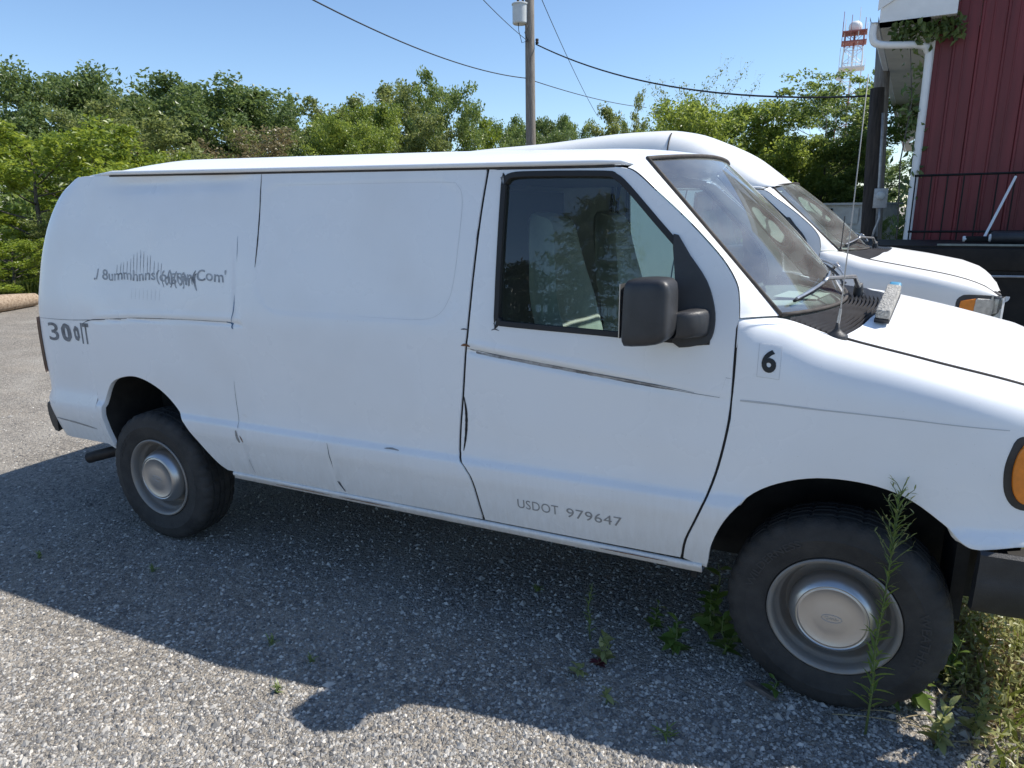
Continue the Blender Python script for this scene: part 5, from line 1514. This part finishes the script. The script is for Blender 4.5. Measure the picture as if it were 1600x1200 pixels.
# ---------------------------------------------------------------- single weeds
def leaf_data(name, L, W, m, fold=.25, n=5):
    V = []; F = []
    for i in range(n+1):
        t = i/n; w = W*.5*math.sin(math.pi*min(1, t*.92+.06))**.8*(1-.25*t); z = -.35*L*t*t
        V += [(L*t, -w, z+fold*w), (L*t, 0, z), (L*t, w, z+fold*w)]
    for i in range(n): F += [(3*i, 3*i+3, 3*i+4, 3*i+1), (3*i+1, 3*i+4, 3*i+5, 3*i+2)]
    me = bpy.data.meshes.new(name); me.from_pydata(V, [], F); me.polygons.foreach_set('use_smooth', [True]*len(F)); me.materials.append(m); return me
M['stem'] = mat('weed_stem', (.12, .16, .05), .7)
M['stem_red'] = mat('reddish_stem', (.14, .07, .05), .7)
LB = leaf_data('leaf', .060, .034, LM['leaf_mid']); LN = leaf_data('leaf', .055, .009, leaf_mat('narrow_weed_leaves', (.16, .24, .05), (.30, .38, .10), .45, scale=8), .1); LS = leaf_data('leaf', .022, .006, LM['weed'], .1, 3)
LR = leaf_data('leaf', .045, .03, mat('dark_red_leaf', (.10, .018, .025), .6))
LBb = leaf_data('leaf', .055, .030, LM['weed'])
def weed(loc, h, n, ld, label, seed, lean=(0, 0), sc=1.0, name='broadleaf_weed', rise=.35, group='weeds growing through the gravel', top=0, stems=1, stemm='stem'):
    g = np.random.default_rng(seed)
    t = empty(name, (loc[0], loc[1], 0)); tag(t, label, 'weed', group)
    for s_ in range(stems):
        o2 = g.normal(size=2)*(.10*h if stems > 1 else 0); hh = h*(1 if s_ == 0 else .5+.4*g.random())
        pts = [np.array([(lean[0]*q*q+o2[0]*q)+g.normal()*.006, (lean[1]*q*q+o2[1]*q)+g.normal()*.006, hh*q]) for q in np.linspace(0, 1, 6)]
        MB().tube(pts, [.0035*(1-.7*q)*max(sc, .8)+.0006 for q in np.linspace(0, 1, 6)], 5).build('stem', M[stemm], t, smooth=True)
        k = n//stems
        for i in range(k):
            q = .12+.88*(i+.5*g.random())/k; b = np.array([np.interp(q, np.linspace(0, 1, 6), [p[c] for p in pts]) for c in range(3)])
            o = bpy.data.objects.new('leaf', ld); COL.objects.link(o); o.parent = t
            o.location = b; o.rotation_euler = (g.normal()*.25, -(rise+g.normal()*.25+.5*q), i*2.4+g.random())
            z = sc*(.65+.6*g.random())*(1.1-.45*q); o.scale = (z, z, z)
    return t
hw = weed((3.64, -1.04), .92, 120, LN, 'tall thin weed standing in front of the front wheel', 1, (.015, .01), 1.15, 'horseweed', .7)
# flowering top of the tall weed
g = np.random.default_rng(4)
for i in range(26):
    q = .70+.30*i/26; b = np.array([.015*q*q, .01*q*q, .92*q])+np.array([0, 0, .02]); a = i*2.4; ln = .075*(1.25-q)*2.2+.02
    e = b+np.array([math.cos(a)*ln*.55, math.sin(a)*ln*.55, ln*.75])
    MB().tube([b, (b+e)/2+np.array([0, 0, .006]), e], [.0016, .0013, .001], 4).build('flower_stalk', M['stem'], hw)
    for k in range(3):
        o = bpy.data.objects.new('flower_bud', LS); COL.objects.link(o); o.parent = hw; o.location = b+(e-b)*(.5+.25*k); o.rotation_euler = (0, -1.0+g.normal()*.4, a+g.normal()); 
for (px, py, h, n, ld, sc, st, sd, lab, rise) in [
 (1112, 1000, .30, 22, LB, 1.15, 3, 21, 'leafy weed growing against the left side of the front tyre', .3),
 (1133, 1022, .16, 12, LB, 1.0, 2, 22, 'low leafy weed at the lower left of the front tyre', .3),
 (1052, 1020, .14, 14, LB, .9, 2, 23, 'leafy weed under the door left of the front tyre', .3),
 (1020, 985, .13, 10, LB, .8, 2, 24, 'small leafy weed farthest under the front door', .3),
 (940, 1035, .12, 14, LBb, .8, 3, 25, 'pale leafy weed below the lettering on the door', .3),
 (905, 1056, .06, 9, LBb, .55, 2, 26, 'tiny yellowish weed below the door', .2),
 (946, 1098, .06, 7, LBb, .6, 2, 27, 'small weed at the edge of the shadow below the door', .2),
 (1430, 1105, .20, 20, LB, 1.0, 3, 28, 'leafy weed at the lower right of the front tyre', .3),
 (1385, 1100, .12, 12, LB, 1.0, 2, 29, 'broad leaved weed at the foot of the tall thin weed', .3),
 (1478, 1070, .18, 16, LB, .9, 3, 30, 'leafy weed behind the right of the front tyre', .3),
 (1207, 1088, .07, 5, LB, .7, 1, 31, 'single small sprout in front of the front tyre', .4),
 (1465, 1170, .16, 18, LBb, .9, 3, 32, 'sunlit leafy weed at the bottom right corner', .3),
 (1520, 1150, .18, 18, LBb, .9, 3, 33, 'sunlit leafy weed right of the bottom corner one', .3),
]:
    q = gnd(px, py); weed(q, h*1.15, int(n*1.5), ld, lab, sd, (0, 0), sc*1.25, rise=rise, stems=st)
q = gnd(922, 1000); weed(q, .27, 46, LN, 'upright thin leaved weed in the shade below the door', 41, (.0, .0), .65, 'horseweed', .7)
q = gnd(935, 1040); weed(q, .04, 6, LR, 'weed with dark red leaves at the foot of the pale one', 42, (0, 0), .8, rise=.1, stems=2, stemm='stem_red')
q = gnd(1042, 1152); weed(q, .05, 12, LN, 'flat sunlit weed at the shadow edge near the bottom', 43, (.0, .0), 1.0, rise=.05, stems=3)
for (px, py, lab, sd) in [(62, 872, 'tiny grass tuft at the far left in the van shadow', 51), (238, 893, 'tiny grass tuft below the rear wheel', 52), (425, 1008, 'tiny green tuft in the shadow left of centre', 53), (487, 1035, 'green tuft near the shadow edge left of the mirror shadow', 54), (432, 1082, 'sunlit tuft just beyond the shadow edge', 55), (838, 925, 'dry sprig under the sill', 56)]:
    q = gnd(px, py); weed(q, .045, 12, LN, lab, sd, (0, 0), .7, 'grass_tuft', .7, stems=4)

# scraps lying by the front tyre
M['scrap'] = mat('grey_wood_scrap', (.16, .13, .11), .9, var=.4, vscale=30, bump=.5, bscale=60, stretch=(1, 6, 6))
q = gnd(1190, 1080); ws_ = MB().add([(-.07, -.018, .002), (.06, -.022, .002), (.075, .0, .002), (-.05, .02, .002), (-.065, -.014, .016), (.055, -.018, .020), (.07, .0, .016), (-.045, .016, .018)], [(0, 3, 2, 1), (4, 5, 6, 7), (0, 1, 5, 4), (1, 2, 6, 5), (2, 3, 7, 6), (3, 0, 4, 7)]).build('wood_scrap', M['scrap'], None, bevel=.002)
ws_.location = (q[0], q[1], 0); ws_.rotation_euler = (0, 0, -.5); tag(ws_, 'flat grey wood scrap lying in front of the front tyre', 'scrap')
g = np.random.default_rng(77)
for i, lab in enumerate(['longest dry straw stem lying before the front tyre', 'dry straw stem arching at the foot of the tall thin weed', 'short dry straw stem at the lower right of the front tyre', 'pale dry stem lying among the bottom corner weeds']):
    a = gnd((1300, 1345, 1400, 1480)[i], (1118, 1112, 1128, 1160)[i]); L_ = (.34, .26, .16, .24)[i]; an = (.15, -.3, .5, .1)[i]
    P = [np.array([a[0]+math.cos(an)*L_*t, a[1]+math.sin(an)*L_*t, .006+.05*math.sin(math.pi*t)*(1 if i == 1 else .35)]) for t in np.linspace(0, 1, 7)]
    tag(MB().tube(P, [.0022]*6+[.0008], 5).build('dry_stem', M['straw'] if 'straw' in M else M.setdefault('straw', mat('straw', (.36, .29, .17), .8)), None, smooth=True), lab, 'straw', 'dry stems by the front tyre')
# ---------------------------------------------------------------- loose gravel
def pebbles():
    g = np.random.default_rng(12); n = 60000
    P = []
    while len(P) < n:
        k = 40000
        px = g.random(k)*1660-30; py = 600+g.random(k)**.8*620
        d = CF[None]+((px-800)/FPX)[:, None]*CR[None]-((py-600)/FPX)[:, None]*CU[None]
        q = CAM+d*(-CAM[2]/d[:, 2])[:, None]
        P += list(q[(q[:, 0] > -8)])
    P = np.array(P[:n])
    base = np.array([(1, 0, 0), (0, 1, 0), (-1, 0, 0), (0, -1, 0), (0, 0, 1), (0, 0, -.4)], float)
    tri = np.array([(0, 1, 4), (1, 2, 4), (2, 3, 4), (3, 0, 4), (1, 0, 5), (2, 1, 5), (3, 2, 5), (0, 3, 5)])
    size = .0032+.0075*g.random(n)**2.4+.013*(g.random(n) < .014)*g.random(n)**1.5
    a = g.random(n)*6.283; c, s = np.cos(a), np.sin(a)
    sc = np.stack([1+.5*g.random(n), .75+.4*g.random(n), .6+.4*g.random(n)], 1)*size[:, None]
    V = base[None]*sc[:, None]*(1+.45*(g.random((n, 6, 1))-.5))
    x = V[:, :, 0]*c[:, None]-V[:, :, 1]*s[:, None]; y = V[:, :, 0]*s[:, None]+V[:, :, 1]*c[:, None]
    V = np.stack([x+P[:, 0:1], y+P[:, 1:2], V[:, :, 2]+(size*.15)[:, None]], 2)
    F = (np.arange(n)[:, None, None]*6+tri[None]).reshape(-1, 3)
    m, N, L, Pn = nt('loose_stone'); Pn.inputs['Roughness'].default_value = .85
    ge = N.new('ShaderNodeNewGeometry'); rp = N.new('ShaderNodeValToRGB'); e = rp.color_ramp.elements
    e[0].color = (.10, .097, .095, 1); e[1].color = (.60, .56, .50, 1); k = e.new(.5); k.color = (.26, .25, .235, 1); k = e.new(.86); k.color = (.43, .41, .375, 1)
    L.new(ge.outputs['Random Per Island'], rp.inputs[0]); L.new(rp.outputs[0], Pn.inputs['Base Color'])
    tag(fastmesh('gravel', V.reshape(-1, 3), F, m), 'loose grey gravel stones over the lot', 'gravel', kind='stuff')
pebbles()
